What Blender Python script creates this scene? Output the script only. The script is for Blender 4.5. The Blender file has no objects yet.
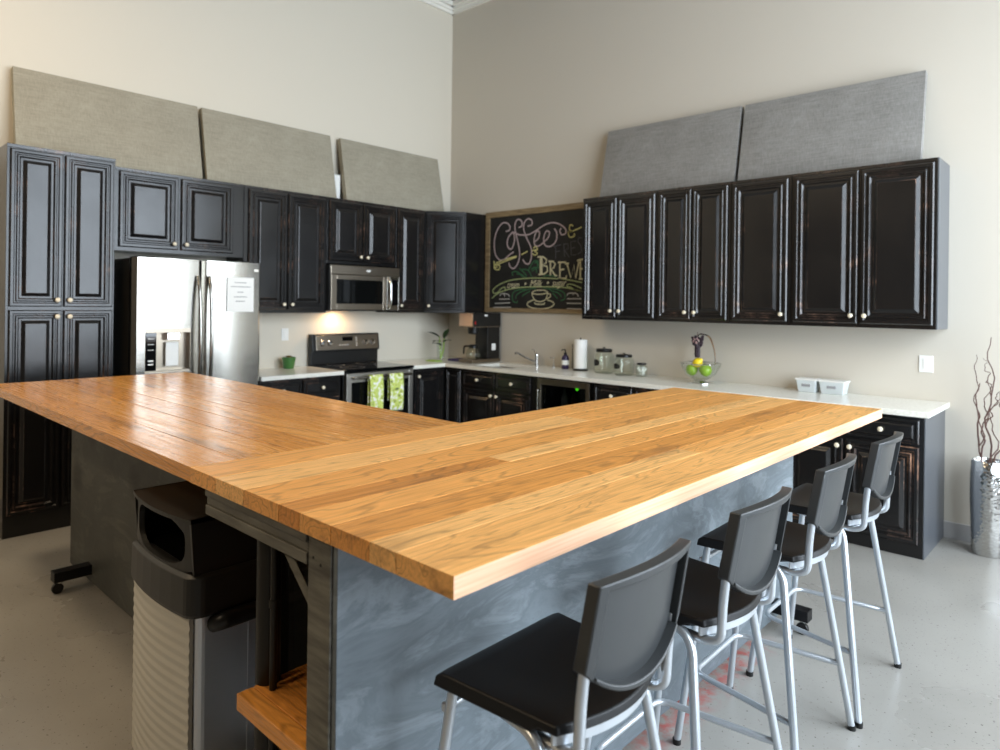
WORLD, LAMP, EXPO = 12.5, 60.0, 0.03
import bpy, bmesh, math, random
from mathutils import Vector, Matrix
R_ = random.Random(7)
S = bpy.context.scene
COL = S.collection
PI = math.pi

# ------------------------------------------------------------------ materials
def lin(c):
    return tuple(((v/255)/12.92 if v/255 <= .04045 else ((v/255+.055)/1.055)**2.4) for v in c) + (1,)

def mat(name, rgb, rough=.5, metal=0., spec=.5, coat=0., trans=0., ior=1.45, emit=None, es=0, aniso=0):
    m = bpy.data.materials.new(name); m.use_nodes = True
    b = m.node_tree.nodes['Principled BSDF']
    b.inputs['Base Color'].default_value = lin(rgb)
    b.inputs['Roughness'].default_value = rough
    b.inputs['Metallic'].default_value = metal
    b.inputs['Specular IOR Level'].default_value = spec
    b.inputs['Coat Weight'].default_value = coat
    b.inputs['Coat Roughness'].default_value = .12
    b.inputs['Transmission Weight'].default_value = trans
    b.inputs['IOR'].default_value = ior
    b.inputs['Anisotropic'].default_value = aniso
    if emit:
        b.inputs['Emission Color'].default_value = lin(emit); b.inputs['Emission Strength'].default_value = es
    return m

def nd(m, typ, **kw):
    n = m.node_tree.nodes.new(typ)
    for k, v in kw.items():
        if k.startswith('i_'):
            n.inputs[int(k[2:]) if k[2:].isdigit() else k[2:].replace('_', ' ')].default_value = v
        else: setattr(n, k, v)
    return n
def lk(m, a, b): m.node_tree.links.new(a, b)
def bsdf(m): return m.node_tree.nodes['Principled BSDF']

def noise_chain(m, scale=(1, 1, 1), nscale=5, detail=4, distort=0., rough=.55, vec=None):
    tc = nd(m, 'ShaderNodeTexCoord'); mp = nd(m, 'ShaderNodeMapping')
    mp.inputs['Scale'].default_value = scale
    lk(m, vec if vec else tc.outputs['Object'], mp.inputs['Vector'])
    n = nd(m, 'ShaderNodeTexNoise'); n.inputs['Scale'].default_value = nscale
    n.inputs['Detail'].default_value = detail; n.inputs['Distortion'].default_value = distort
    n.inputs['Roughness'].default_value = rough
    lk(m, mp.outputs['Vector'], n.inputs['Vector'])
    return n
def ramp(m, src, stops):
    r = nd(m, 'ShaderNodeValToRGB'); lk(m, src, r.inputs['Fac'])
    e = r.color_ramp.elements
    e[0].position, e[0].color = stops[0][0], stops[0][1]
    e[1].position, e[1].color = stops[-1][0], stops[-1][1]
    for p, c in stops[1:-1]:
        x = e.new(p); x.color = c
    return r
def g(v): return (v, v, v, 1)
def mix(m, fac, a, b, mode='MIX'):
    x = nd(m, 'ShaderNodeMix', data_type='RGBA', blend_type=mode)
    for s, v in ((x.inputs[0], fac), (x.inputs[6], a), (x.inputs[7], b)):
        if hasattr(v, 'default_value'): lk(m, v, s)
        else: s.default_value = v
    return x.outputs[2]
def bump(m, src, strength=.2, dist=.01):
    b = nd(m, 'ShaderNodeBump'); b.inputs['Strength'].default_value = strength; b.inputs['Distance'].default_value = dist
    lk(m, src, b.inputs['Height']); lk(m, b.outputs['Normal'], bsdf(m).inputs['Normal'])

M = {}
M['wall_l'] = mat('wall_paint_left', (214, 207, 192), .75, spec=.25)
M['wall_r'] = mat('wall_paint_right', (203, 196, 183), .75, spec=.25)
for k in ('wall_l', 'wall_r'):
    n = noise_chain(M[k], nscale=240, detail=2); bump(M[k], n.outputs['Fac'], .05, .002)
M['ceil'] = mat('ceiling_paint', (150, 148, 142), .8)
M['dark_wall'] = mat('dark_wall_paint', (92, 88, 82), .7)
M['white_trim'] = mat('white_trim', (232, 230, 222), .5)
M['base_r'] = mat('baseboard_vinyl', (176, 174, 172), .45)
# floor
m = M['floor'] = mat('polished_concrete', (150, 146, 138), .32, spec=.5)
n1 = noise_chain(m, nscale=1.1, detail=6); n2 = noise_chain(m, nscale=70, detail=3)
c1 = ramp(m, n1.outputs['Fac'], [(.3, lin((140, 137, 131))), (.7, lin((160, 157, 151)))])
c2 = ramp(m, n2.outputs['Fac'], [(.28, lin((118, 112, 104))), (.36, lin((255, 255, 255))), (.68, lin((255, 255, 255))), (.76, lin((210, 208, 205)))])
cc = mix(m, 1.0, c1.outputs[0], c2.outputs[0], 'MULTIPLY')
# old red paint left along the foot of the bar island
tc = nd(m, 'ShaderNodeTexCoord'); sx = nd(m, 'ShaderNodeSeparateXYZ'); lk(m, tc.outputs['Object'], sx.inputs[0])
def rng(src, a, b, c, d):
    r1 = nd(m, 'ShaderNodeMapRange', interpolation_type='SMOOTHSTEP'); r1.inputs[1].default_value = a; r1.inputs[2].default_value = b; lk(m, src, r1.inputs[0])
    r2 = nd(m, 'ShaderNodeMapRange', interpolation_type='SMOOTHSTEP'); r2.inputs[1].default_value = c; r2.inputs[2].default_value = d; r2.inputs[3].default_value = 1; r2.inputs[4].default_value = 0; lk(m, src, r2.inputs[0])
    mm = nd(m, 'ShaderNodeMath', operation='MULTIPLY'); lk(m, r1.outputs[0], mm.inputs[0]); lk(m, r2.outputs[0], mm.inputs[1]); return mm.outputs[0]
mx = rng(sx.outputs[0], 4.5, 4.6, 4.64, 4.76); my = rng(sx.outputs[1], -3.6, -3.2, -2.45, -2.2)
n3 = noise_chain(m, nscale=22, detail=4); rr = ramp(m, n3.outputs['Fac'], [(.42, g(0)), (.62, g(.8))])
q = nd(m, 'ShaderNodeMath', operation='MULTIPLY'); lk(m, mx, q.inputs[0]); lk(m, my, q.inputs[1])
q2 = nd(m, 'ShaderNodeMath', operation='MULTIPLY'); lk(m, q.outputs[0], q2.inputs[0]); lk(m, rr.outputs[0], q2.inputs[1])
cc = mix(m, q2.outputs[0], cc, lin((176, 78, 72)))
lk(m, cc, bsdf(m).inputs['Base Color'])
rr = ramp(m, n1.outputs['Fac'], [(.3, g(.2)), (.7, g(.42))]); lk(m, rr.outputs[0], bsdf(m).inputs['Roughness'])

# glossy black cabinet paint and its rubbed-through edges
m = M['black'] = mat('black_cabinet_paint', (24, 23, 23), .3, spec=.55)
n = noise_chain(m, nscale=3, detail=4)
r = ramp(m, n.outputs['Fac'], [(.3, g(.17)), (.7, g(.27))]); lk(m, r.outputs[0], bsdf(m).inputs['Roughness'])
m = M['worn'] = mat('rubbed_edge_paint', (40, 34, 32), .22, spec=.7)
n = noise_chain(m, nscale=4.5, detail=5, rough=.7)
r = ramp(m, n.outputs['Fac'], [(.50, lin((26, 25, 25))), (.62, lin((66, 52, 46))), (.74, lin((160, 122, 98)))])
lk(m, r.outputs[0], bsdf(m).inputs['Base Color'])
M['end_panel'] = mat('lit_black_end_panel', (82, 86, 92), .3, spec=.9)
M['knob'] = mat('cream_knob', (238, 226, 200), .2, coat=.5)
M['quartz'] = mat('pale_quartz', (240, 238, 228), .2, spec=.5)
n = noise_chain(M['quartz'], nscale=60, detail=3)
r = ramp(M['quartz'], n.outputs['Fac'], [(.3, lin((228, 225, 214))), (.6, lin((243, 241, 232)))]); lk(M['quartz'], r.outputs[0], bsdf(M['quartz']).inputs['Base Color'])
# brushed steel
def steel(name, rgb, rough, streak=(1, 1, 12), bs=.04):
    m = mat(name, rgb, rough, metal=1.)
    n = noise_chain(m, scale=streak, nscale=8, detail=3)
    r = ramp(m, n.outputs['Fac'], [(.3, g(max(.05, rough-.03))), (.7, g(rough+.03))]); lk(m, r.outputs[0], bsdf(m).inputs['Roughness'])
    return m
M['steel'] = steel('brushed_stainless', (164, 161, 154), .21)
M['steel_can'] = steel('can_steel', (214, 218, 224), .46)
M['satin'] = steel('satin_stainless', (186, 182, 174), .38)
M['steel_dark'] = mat('warm_steel_trim', (150, 140, 126), .3, metal=1)
M['chrome'] = mat('chrome', (225, 225, 225), .08, metal=1)
M['silver_paint'] = mat('silver_stool_tube', (196, 202, 208), .28, metal=.65, spec=.6)
M['stool_plastic'] = mat('black_stool_seat_plastic', (17, 17, 18), .42, spec=.35)
M['stool_back'] = mat('dark_grey_stool_back', (52, 54, 55), .34, spec=.6)
n = noise_chain(M['stool_plastic'], nscale=300, detail=2); bump(M['stool_plastic'], n.outputs['Fac'], .08, .001)
M['blackglass'] = mat('black_glass', (10, 11, 12), .05, spec=.6)
M['blackplastic'] = mat('black_plastic', (18, 18, 18), .38)
M['lid'] = mat('can_lid_plastic', (32, 31, 29), .42)
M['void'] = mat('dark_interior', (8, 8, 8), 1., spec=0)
M['white'] = mat('white_plastic', (238, 238, 234), .35)
M['paper'] = mat('white_paper', (240, 240, 236), .8)
M['ink'] = mat('grey_ink', (150, 150, 152), .8)
M['can_beige'] = mat('beige_ribbed_plastic', (184, 181, 172), .4)
def thinglass(name, tint, refl=1.0):
    m = bpy.data.materials.new(name); m.use_nodes = True; nt = m.node_tree; nt.nodes.clear()
    o = nt.nodes.new('ShaderNodeOutputMaterial'); mx = nt.nodes.new('ShaderNodeMixShader'); t = nt.nodes.new('ShaderNodeBsdfTransparent'); gl = nt.nodes.new('ShaderNodeBsdfGlossy'); fr = nt.nodes.new('ShaderNodeLayerWeight'); pw = nt.nodes.new('ShaderNodeMath'); pw.operation = 'POWER'; pw.inputs[1].default_value = 3.5; nt.links.new(fr.outputs['Facing'], pw.inputs[0])
    ad = nt.nodes.new('ShaderNodeMath'); ad.operation = 'MULTIPLY_ADD'; ad.inputs[1].default_value = .7; ad.inputs[2].default_value = .05; nt.links.new(pw.outputs[0], ad.inputs[0])
    gl.inputs['Roughness'].default_value = .03; t.inputs[0].default_value = lin(tint)
    mu = nt.nodes.new('ShaderNodeMath'); mu.operation = 'MULTIPLY'; mu.inputs[1].default_value = refl; nt.links.new(ad.outputs[0], mu.inputs[0])
    nt.links.new(mu.outputs[0], mx.inputs[0]); nt.links.new(t.outputs[0], mx.inputs[1]); nt.links.new(gl.outputs[0], mx.inputs[2]); nt.links.new(mx.outputs[0], o.inputs[0])
    return m
M['glass'] = thinglass('clear_glass', (251, 253, 251), .7)
M['thin_glass'] = mat('tinted_door_glass', (14, 15, 15), .04, spec=.6)
M['steel_wood_reflection'] = mat('brushed_coffee_steel', (222, 190, 165), .3, metal=1)  # stainless, with the warm reflection of the wood put into its colour
M['green_pot'] = mat('green_ceramic', (58, 110, 50), .3, coat=.4)
M['leaf'] = mat('dark_leaf', (38, 58, 30), .4)
M['lime'] = mat('lime_green', (150, 190, 50), .5)
M['apple'] = mat('green_apple', (140, 178, 40), .25, coat=.3)
M['lemon'] = mat('yellow_lemon', (232, 205, 30), .35)
M['grape'] = mat('dark_purple', (40, 18, 30), .35)
M['grapelight'] = mat('dusty_pink', (185, 150, 145), .6)
M['purple'] = mat('purple_cloth', (52, 40, 92), .8)
M['soap'] = mat('plum_bottle', (50, 38, 72), .3)
M['bark'] = mat('brown_twig', (92, 64, 56), .7)
M['towel_paper'] = mat('paper_towel', (244, 243, 240), .9)
M['weathered'] = mat('weathered_wood_frame', (138, 118, 88), .7)
n = noise_chain(M['weathered'], scale=(1, 1, 8), nscale=6, detail=5)
r = ramp(M['weathered'], n.outputs['Fac'], [(.3, lin((112, 94, 68))), (.7, lin((160, 140, 106)))]); lk(M['weathered'], r.outputs[0], bsdf(M['weathered']).inputs['Base Color'])
M['slate'] = mat('chalkboard_slate', (26, 26, 25), .65)
n = noise_chain(M['slate'], nscale=5, detail=4)
r = ramp(M['slate'], n.outputs['Fac'], [(.3, lin((22, 22, 21))), (.8, lin((44, 44, 42)))]); lk(M['slate'], r.outputs[0], bsdf(M['slate']).inputs['Base Color'])
CH = dict(pink=(188, 170, 172), yellow=(214, 208, 140), grey=(86, 84, 90), cream=(214, 208, 172), lime=(172, 186, 130), green=(62, 112, 76), white=(196, 194, 190))
for k, c in CH.items(): M['ch_'+k] = mat('chalk_'+k, c, .9)
# fabric of the sound panels
def fabric(name, a, b):
    m = mat(name, a, .85, spec=.2)
    n = noise_chain(m, scale=(1, 1, 1), nscale=4, detail=6)
    w = noise_chain(m, scale=(3, 3, 60), nscale=2.2, detail=4, rough=.7)
    w2 = noise_chain(m, scale=(60, 60, 1.5), nscale=2.2, detail=4, rough=.7)
    x = mix(m, .5, w.outputs['Fac'], w2.outputs['Fac']); y = mix(m, .22, x, n.outputs['Fac'])
    r = ramp(m, y, [(.36, lin(a)), (.62, lin(b))]); lk(m, r.outputs[0], bsdf(m).inputs['Base Color'])
    bump(m, x, .25, .003)
    return m
M['fab_l'] = fabric('linen_taupe', (138, 132, 117), (168, 162, 145))
M['fab_r'] = fabric('linen_grey', (118, 116, 112), (156, 154, 150))
# grey-blue washed plywood of the island sides
m = M['ply'] = mat('grey_washed_plywood', (92, 100, 106), .5, spec=.4)
n1 = noise_chain(m, scale=(.6, .6, 1.6), nscale=3.0, detail=8, distort=2.2, rough=.66)
n2 = noise_chain(m, nscale=1.3, detail=3)
a = ramp(m, n1.outputs['Fac'], [(.25, lin((92, 101, 107))), (.42, lin((112, 121, 127))), (.5, lin((103, 112, 118))), (.60, lin((128, 137, 143))), (.75, lin((108, 117, 123)))])
b_ = ramp(m, n2.outputs['Fac'], [(.3, lin((190, 190, 190))), (.6, lin((255, 255, 255)))])
lk(m, mix(m, 1., a.outputs[0], b_.outputs[0], 'MULTIPLY'), bsdf(m).inputs['Base Color'])
bump(m, n1.outputs['Fac'], .12, .004)
M['ply2'] = M['ply'].copy(); M['ply2'].name = 'grey_plywood_knotted_shaded'
m = M['ply2']
v = nd(m, 'ShaderNodeTexVoronoi'); v.inputs['Scale'].default_value = 2.3
tc = nd(m, 'ShaderNodeTexCoord'); lk(m, tc.outputs['Object'], v.inputs['Vector'])
r = ramp(m, v.outputs['Distance'], [(.12, g(.38)), (.26, g(1))])
old = bsdf(m).inputs['Base Color'].links[0].from_socket
lk(m, mix(m, 1., mix(m, 1., old, r.outputs[0], 'MULTIPLY'), lin((188, 176, 158)), 'MULTIPLY'), bsdf(m).inputs['Base Color'])  # knots, plus a dark warm tint that paints in this island's shade
M['frame_wood'] = mat('grey_painted_timber', (96, 94, 86), .6)
n = noise_chain(M['frame_wood'], scale=(1.5, 12, 12), nscale=4, detail=5)
r = ramp(M['frame_wood'], n.outputs['Fac'], [(.3, lin((66, 64, 58))), (.7, lin((112, 110, 101)))]); lk(M['frame_wood'], r.outputs[0], bsdf(M['frame_wood']).inputs['Base Color'])
M['iron'] = mat('dark_iron', (44, 42, 38), .4, metal=.6)
M['black_iron'] = mat('black_iron', (20, 20, 22), .45, metal=.4)

# honey reclaimed planks: grain along local axis `ax`, a tone per plank from the face attribute 'plank'
def wood(name, along, tint=1.0, rough=.3):
    m = mat(name, (205, 145, 80), rough, spec=.45)
    at = nd(m, 'ShaderNodeAttribute'); at.attribute_name = 'plank'
    tc = nd(m, 'ShaderNodeTexCoord')
    off = nd(m, 'ShaderNodeVectorMath', operation='SCALE'); off.inputs[3].default_value = 37.
    lk(m, at.outputs['Vector'], off.inputs[0])
    ad = nd(m, 'ShaderNodeVectorMath', operation='ADD'); lk(m, tc.outputs['Object'], ad.inputs[0]); lk(m, off.outputs[0], ad.inputs[1])
    sc = (.8, 6., 6.) if along == 'x' else (6., .8, 6.)
    scf = (1.2, 60., 60.) if along == 'x' else (60., 1.2, 60.)
    w = nd(m, 'ShaderNodeTexNoise'); mp = nd(m, 'ShaderNodeMapping'); mp.inputs['Scale'].default_value = sc
    lk(m, ad.outputs[0], mp.inputs[0]); lk(m, mp.outputs[0], w.inputs['Vector'])
    w.inputs['Scale'].default_value = .9; w.inputs['Detail'].default_value = 3; w.inputs['Distortion'].default_value = .6
    # growth rings: bands of the slow noise
    mu = nd(m, 'ShaderNodeMath', operation='MULTIPLY'); mu.inputs[1].default_value = 22.; lk(m, w.outputs['Fac'], mu.inputs[0])
    fr = nd(m, 'ShaderNodeMath', operation='PINGPONG'); fr.inputs[1].default_value = .5; lk(m, mu.outputs[0], fr.inputs[0])
    ring = ramp(m, fr.outputs[0], [(.0, g(.60)), (.20, g(1)), (.5, g(.90))])
    f = noise_chain(m, scale=scf, nscale=2.2, detail=4, vec=ad.outputs[0])
    fine = ramp(m, f.outputs['Fac'], [(.3, g(.80)), (.58, g(1.04))])
    base = ramp(m, at.outputs['Fac'], [(0., lin((188, 119, 52))), (.3, lin((213, 145, 69))), (.6, lin((233, 167, 90))), (1., lin((247, 196, 126)))])
    dk = noise_chain(m, scale=((.8, 5, 5) if along == 'x' else (5, .8, 5)), nscale=1.5, detail=6, vec=ad.outputs[0], rough=.65)
    dark = ramp(m, dk.outputs['Fac'], [(.56, g(0)), (.72, g(.7))])
    c = mix(m, 1., base.outputs[0], ring.outputs[0], 'MULTIPLY')
    c = mix(m, 1., c, fine.outputs[0], 'MULTIPLY')
    c = mix(m, dark.outputs[0], c, lin((112, 74, 42)))
    lk(m, c, bsdf(m).inputs['Base Color'])
    rr = ramp(m, f.outputs['Fac'], [(.3, g(rough+.12)), (.7, g(rough-.04))]); lk(m, rr.outputs[0], bsdf(m).inputs['Roughness'])
    bump(m, f.outputs['Fac'], .10, .002)
    return m
M['wood_y'] = wood('reclaimed_planks_lengthwise', 'y', rough=.36)
M['wood_x'] = wood('reclaimed_planks_crosswise', 'x', rough=.22)
M['wood_edge'] = mat('lit_plank_edge', (214, 172, 142), .6, spec=.25)  # edge facing the windows, its strong daylight painted as a paler tone
n = noise_chain(M['wood_edge'], scale=(30, 1.2, 60), nscale=3, detail=3)
r = ramp(M['wood_edge'], n.outputs['Fac'], [(.3, lin((202, 156, 124))), (.7, lin((220, 178, 148)))]); lk(M['wood_edge'], r.outputs[0], bsdf(M['wood_edge']).inputs['Base Color'])
# towels
m = M['dish_towel'] = mat('lime_print_towel', (200, 215, 120), .9)
n = noise_chain(m, nscale=26, detail=3)
r = ramp(m, n.outputs['Fac'], [(.42, lin((248, 250, 240))), (.48, lin((216, 230, 130))), (.60, lin((205, 220, 110))), (.68, lin((90, 110, 70)))]); lk(m, r.outputs[0], bsdf(m).inputs['Base Color'])
# hammered vase
m = M['hammered'] = mat('hammered_silver', (200, 200, 198), .16, metal=1)
v = nd(m, 'ShaderNodeTexVoronoi'); v.inputs['Scale'].default_value = 55
tc = nd(m, 'ShaderNodeTexCoord'); lk(m, tc.outputs['Object'], v.inputs['Vector']); bump(m, v.outputs['Distance'], .35, .006)

# ------------------------------------------------------------------ mesh helpers
def bx(bm, x0, y0, z0, x1, y1, z1, mi=0, rot=None, piv=None):
    vs = [bm.verts.new((x, y, z)) for x in (x0, x1) for y in (y0, y1) for z in (z0, z1)]
    fs = []
    for a in ((0, 1, 3, 2), (4, 6, 7, 5), (0, 4, 5, 1), (2, 3, 7, 6), (0, 2, 6, 4), (1, 5, 7, 3)):
        f = bm.faces.new([vs[i] for i in a]); f.material_index = mi; fs.append(f)
    if rot is not None:
        bmesh.ops.rotate(bm, verts=vs, cent=piv or Vector(((x0+x1)/2, (y0+y1)/2, (z0+z1)/2)), matrix=rot)
    return fs
def lathe(bm, prof, n=24, loc=(0, 0, 0), mi=0, rot=None):
    rings = []; allv = []
    for r, z in prof:
        if r < 1e-5: rings.append([bm.verts.new((0, 0, z))])
        else: rings.append([bm.verts.new((r*math.cos(2*PI*i/n), r*math.sin(2*PI*i/n), z)) for i in range(n)])
        allv += rings[-1]
    for a, b in zip(rings, rings[1:]):
        for i in range(n):
            j = (i+1) % n
            if len(a) == 1 and len(b) == 1: continue
            if len(a) == 1: f = bm.faces.new((a[0], b[j], b[i]))
            elif len(b) == 1: f = bm.faces.new((a[i], a[j], b[0]))
            else: f = bm.faces.new((a[i], a[j], b[j], b[i]))
            f.material_index = mi; f.smooth = True
    if rot is not None: bmesh.ops.rotate(bm, verts=allv, cent=(0, 0, 0), matrix=rot)
    bmesh.ops.translate(bm, verts=allv, vec=loc)
    return allv
def rounded(pts, rad, seg=6):
    """polyline with its inner corners rounded"""
    P = [Vector(p) for p in pts]
    if isinstance(rad, (int, float)): rad = [rad]*len(P)
    out = [P[0]]
    for i in range(1, len(P)-1):
        a, b, c = P[i-1], P[i], P[i+1]
        u = (a-b); w = (c-b); r = min(rad[i], u.length*.49, w.length*.49)
        s = b+u.normalized()*r; e = b+w.normalized()*r
        for k in range(seg+1):
            t = k/seg
            out.append(s*(1-t)**2+b*2*t*(1-t)+e*t*t)
    out.append(P[-1]); return out
def tube(bm, pts, r, n=10, mi=0, cap=True, radii=None):
    P = [Vector(p) for p in pts]
    t0 = (P[1]-P[0]).normalized()
    up = Vector((0, 0, 1)) if abs(t0.z) < .9 else Vector((1, 0, 0))
    nx = t0.cross(up).normalized(); rings = []
    for i, p in enumerate(P):
        t = (P[min(i+1, len(P)-1)]-P[max(i-1, 0)]).normalized()
        nx = (nx-t*nx.dot(t)).normalized(); ny = t.cross(nx)
        rr = radii[i] if radii else r
        rings.append([bm.verts.new(p+nx*rr*math.cos(2*PI*k/n)+ny*rr*math.sin(2*PI*k/n)) for k in range(n)])
    for a, b in zip(rings, rings[1:]):
        for k in range(n):
            f = bm.faces.new((a[k], a[(k+1) % n], b[(k+1) % n], b[k])); f.smooth = True; f.material_index = mi
    if cap:
        for q in (rings[0][::-1], rings[-1]):
            f = bm.faces.new(q); f.material_index = mi
def prism(bm, poly, z0, z1, mi=0):
    a = [bm.verts.new((x, y, z0)) for x, y in poly]; b = [bm.verts.new((x, y, z1)) for x, y in poly]
    n = len(poly)
    fs = [bm.faces.new(a[::-1]), bm.faces.new(b)]+[bm.faces.new((a[i], a[(i+1) % n], b[(i+1) % n], b[i])) for i in range(n)]
    for f in fs: f.material_index = mi
    return fs
def NB(): return bmesh.new()
def obj(name, bm, mats, parent=None, loc=(0, 0, 0), rotz=0, bevel=0, smooth=False, fixn=True):
    if fixn: bmesh.ops.recalc_face_normals(bm, faces=bm.faces[:])
    me = bpy.data.meshes.new(name); bm.to_mesh(me); bm.free()
    if not isinstance(mats, (list, tuple)): mats = [mats]
    for m in mats: me.materials.append(m)
    if smooth:
        for p in me.polygons: p.use_smooth = True
    if any(p.use_smooth for p in me.polygons): me.set_sharp_from_angle(angle=math.radians(38))
    o = bpy.data.objects.new(name, me); COL.objects.link(o)
    o.location = loc; o.rotation_euler = (0, 0, rotz)
    if parent: o.parent = parent
    if bevel:
        b = o.modifiers.new('bevel', 'BEVEL'); b.width = bevel; b.segments = 2; b.limit_method = 'ANGLE'; b.angle_limit = math.radians(40)
        b.harden_normals = False
    return o
def tag(o, label, cat, group=None):
    o['label'] = label; o['category'] = cat
    if group: o['group'] = group
    return o
def thing(name, label, cat, loc=(0, 0, 0), rotz=0, group=None):
    o = bpy.data.objects.new(name, None); COL.objects.link(o); o.empty_display_size = .1
    o.location = loc; o.rotation_euler = (0, 0, rotz)
    return tag(o, label, cat, group)
def struct(name, bm, mats, **k):
    o = obj(name, bm, mats, **k); o['kind'] = 'structure'; return o
def box1(name, x0, y0, z0, x1, y1, z1, m, parent=None, bevel=0, **k):
    bm = NB(); bx(bm, x0, y0, z0, x1, y1, z1); return obj(name, bm, m, parent, bevel=bevel, **k)
def copy_tree(o, parent=None):
    c = o.copy(); COL.objects.link(c); c.parent = parent
    for ch in list(o.children): copy_tree(ch, c)
    return c

# ------------------------------------------------------------------ room
WX, BY, CH_ = 7.3, -9.6, 5.05
bm = NB(); bx(bm, -.2, BY-.2, -.12, WX+.25, .2, 0); struct('floor', bm, M['floor'])
bm = NB(); bx(bm, -.2, BY-.2, CH_, WX+.25, .2, CH_+.12); struct('ceiling', bm, M['ceil'])
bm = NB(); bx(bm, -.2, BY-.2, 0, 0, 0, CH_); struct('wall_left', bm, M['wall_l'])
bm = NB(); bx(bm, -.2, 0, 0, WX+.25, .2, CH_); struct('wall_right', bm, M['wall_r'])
bm = NB(); bx(bm, -.2, BY-.2, 0, WX+.25, BY, CH_); struct('wall_back', bm, M['dark_wall'])
# street side wall with tall shop windows
WIN = [(-4.6, -3.25), (-3.1, -1.75), (-1.6, -.2)]
Z0, Z1 = .35, 4.1
bm = NB()
bx(bm, WX, BY, 0, WX+.25, 0, Z0); bx(bm, WX, BY, Z1, WX+.25, 0, CH_)
ys = [BY]+[v for w in WIN for v in w]+[0]
for a, b in zip(ys[::2], ys[1::2]): bx(bm, WX, a, Z0, WX+.25, b, Z1)
struct('wall_window', bm, M['dark_wall'])
for i, (a, b) in enumerate(WIN):
    bm = NB(); t = .05
    bx(bm, WX+.08, a, Z0, WX+.14, a+t, Z1); bx(bm, WX+.08, b-t, Z0, WX+.14, b, Z1)
    bx(bm, WX+.08, a, Z0, WX+.14, b, Z0+t); bx(bm, WX+.08, a, Z1-t, WX+.14, b, Z1)
    bx(bm, WX+.085, (a+b)/2-.02, Z0, WX+.135, (a+b)/2+.02, Z1); bx(bm, WX+.085, a, 2.5, WX+.135, b, 2.54)
    struct('window_%d' % (i+1), bm, M['blackplastic'])
# crown moulding: profile swept on the two visible walls
bm = NB()
for dz, d in ((0, .03), (.035, .05), (.07, .085)):
    bx(bm, 0, BY, CH_-.12+dz, d, 0, CH_-.12+dz+.05)
struct('trim_1', bm, M['white_trim'])
bm = NB()
for dz, d in ((0, .03), (.035, .05), (.07, .085)):
    bx(bm, 0, -d, CH_-.12+dz, WX, 0, CH_-.12+dz+.05)
struct('trim_2', bm, M['white_trim'])
bm = NB(); bx(bm, 4.965, -.012, 0, WX, 0, .11); struct('baseboard_right', bm, M['base_r'], bevel=.003)
bm = NB(); bx(bm, 0, BY, 0, .012, -4.44, .11); struct('baseboard_left', bm, M['base_r'], bevel=.003)

# ------------------------------------------------------------------ cabinets
def ringdoor(bm, x0, z0, x1, z1, y, kind='door'):
    """raised panel front in the local xz plane; y is the plane it sits on, it grows towards -y"""
    W, H = x1-x0, z1-z0; s = min(W, H)
    if kind == 'door':
        k = min(1., s/.34)
        prof = [(0, 0, 0), (0, .013, 1), (.007*k, .021, 0), (.024*k, .021, 1), (.031*k, .013, 0), (.038*k, .013, 1), (.046*k, .022, 0), (.054*k, .022, 1),
                (.064*k, .010, 0), (.078*k, .010, 1), (.082*k, .012, 0), (.100*k, .022, 1), (.104*k, .0235, 0)]
    else:
        k = min(1., s/.16)
        prof = [(0, 0, 0), (0, .014, 1), (.006, .021, 0), (.018*k, .021, 1), (.025*k, .013, 0), (.031*k, .013, 1), (.041*k, .021, 0), (.044*k, .022, 0)]
    prev = None
    for ins, dep, mi in prof:
        ring = [bm.verts.new(p) for p in ((x0+ins, y-dep, z0+ins), (x1-ins, y-dep, z0+ins), (x1-ins, y-dep, z1-ins), (x0+ins, y-dep, z1-ins))]
        if prev:
            for i in range(4):
                f = bm.faces.new((prev[i], prev[(i+1) % 4], ring[(i+1) % 4], ring[i])); f.material_index = pm
        prev = ring; pm = mi
    f = bm.faces.new(prev); f.material_index = 0
def knob(parent, x, y, z):
    bm = NB()
    rot = Matrix.Rotation(PI/2, 3, 'X')
    lathe(bm, [(.006, -.002), (.006, .012), (.008, .014), (.0145, .018), (.0165, .024), (.0145, .030), (.008, .034), (0, .0355)], 14, (x, y, z), rot=rot)
    return obj('knob', bm, M['knob'], parent)
def front(parent, name, x0, z0, x1, z1, y, kx=None, kz=None):
    bm = NB(); ringdoor(bm, x0, z0, x1, z1, y, 'door' if name == 'door' else 'drawer')
    o = obj(name, bm, [M['black'], M['worn']], parent, fixn=False)
    if kx is not None: knob(o, kx, y-.021, kz)
    return o
G_UP = 'black wall cabinets'
def cabinet(name, label, x0, w, z0, z1, d, fronts, wall='r', y0=0, group=None, end=None, poly=None):
    """fronts: (kind, xa, za, xb, zb, knobx, knobz) in the cabinet's own x measured from its left end"""
    if wall == 'r': t = thing(name, label, 'cabinet', (x0, 0, 0), 0, group)
    else: t = thing(name, label, 'cabinet', (0, x0, 0), PI/2, group)
    bm = NB()
    bx(bm, .001, -d, z0, w-.001, -.002, z1)
    bx(bm, 0, -d-.004, z1-.022, w, -d, z1, 1)      # worn lip along the top
    if end:   # black end panel, window light put into its paler colour
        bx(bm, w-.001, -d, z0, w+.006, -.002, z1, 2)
    obj('cabinet_body', bm, [M['black'], M['worn'], M['end_panel']], t, bevel=.0015)
    for kind, xa, za, xb, zb, kx, kz in fronts: front(t, kind, xa, za, xb, zb, -d, kx, kz)
    return t

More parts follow.
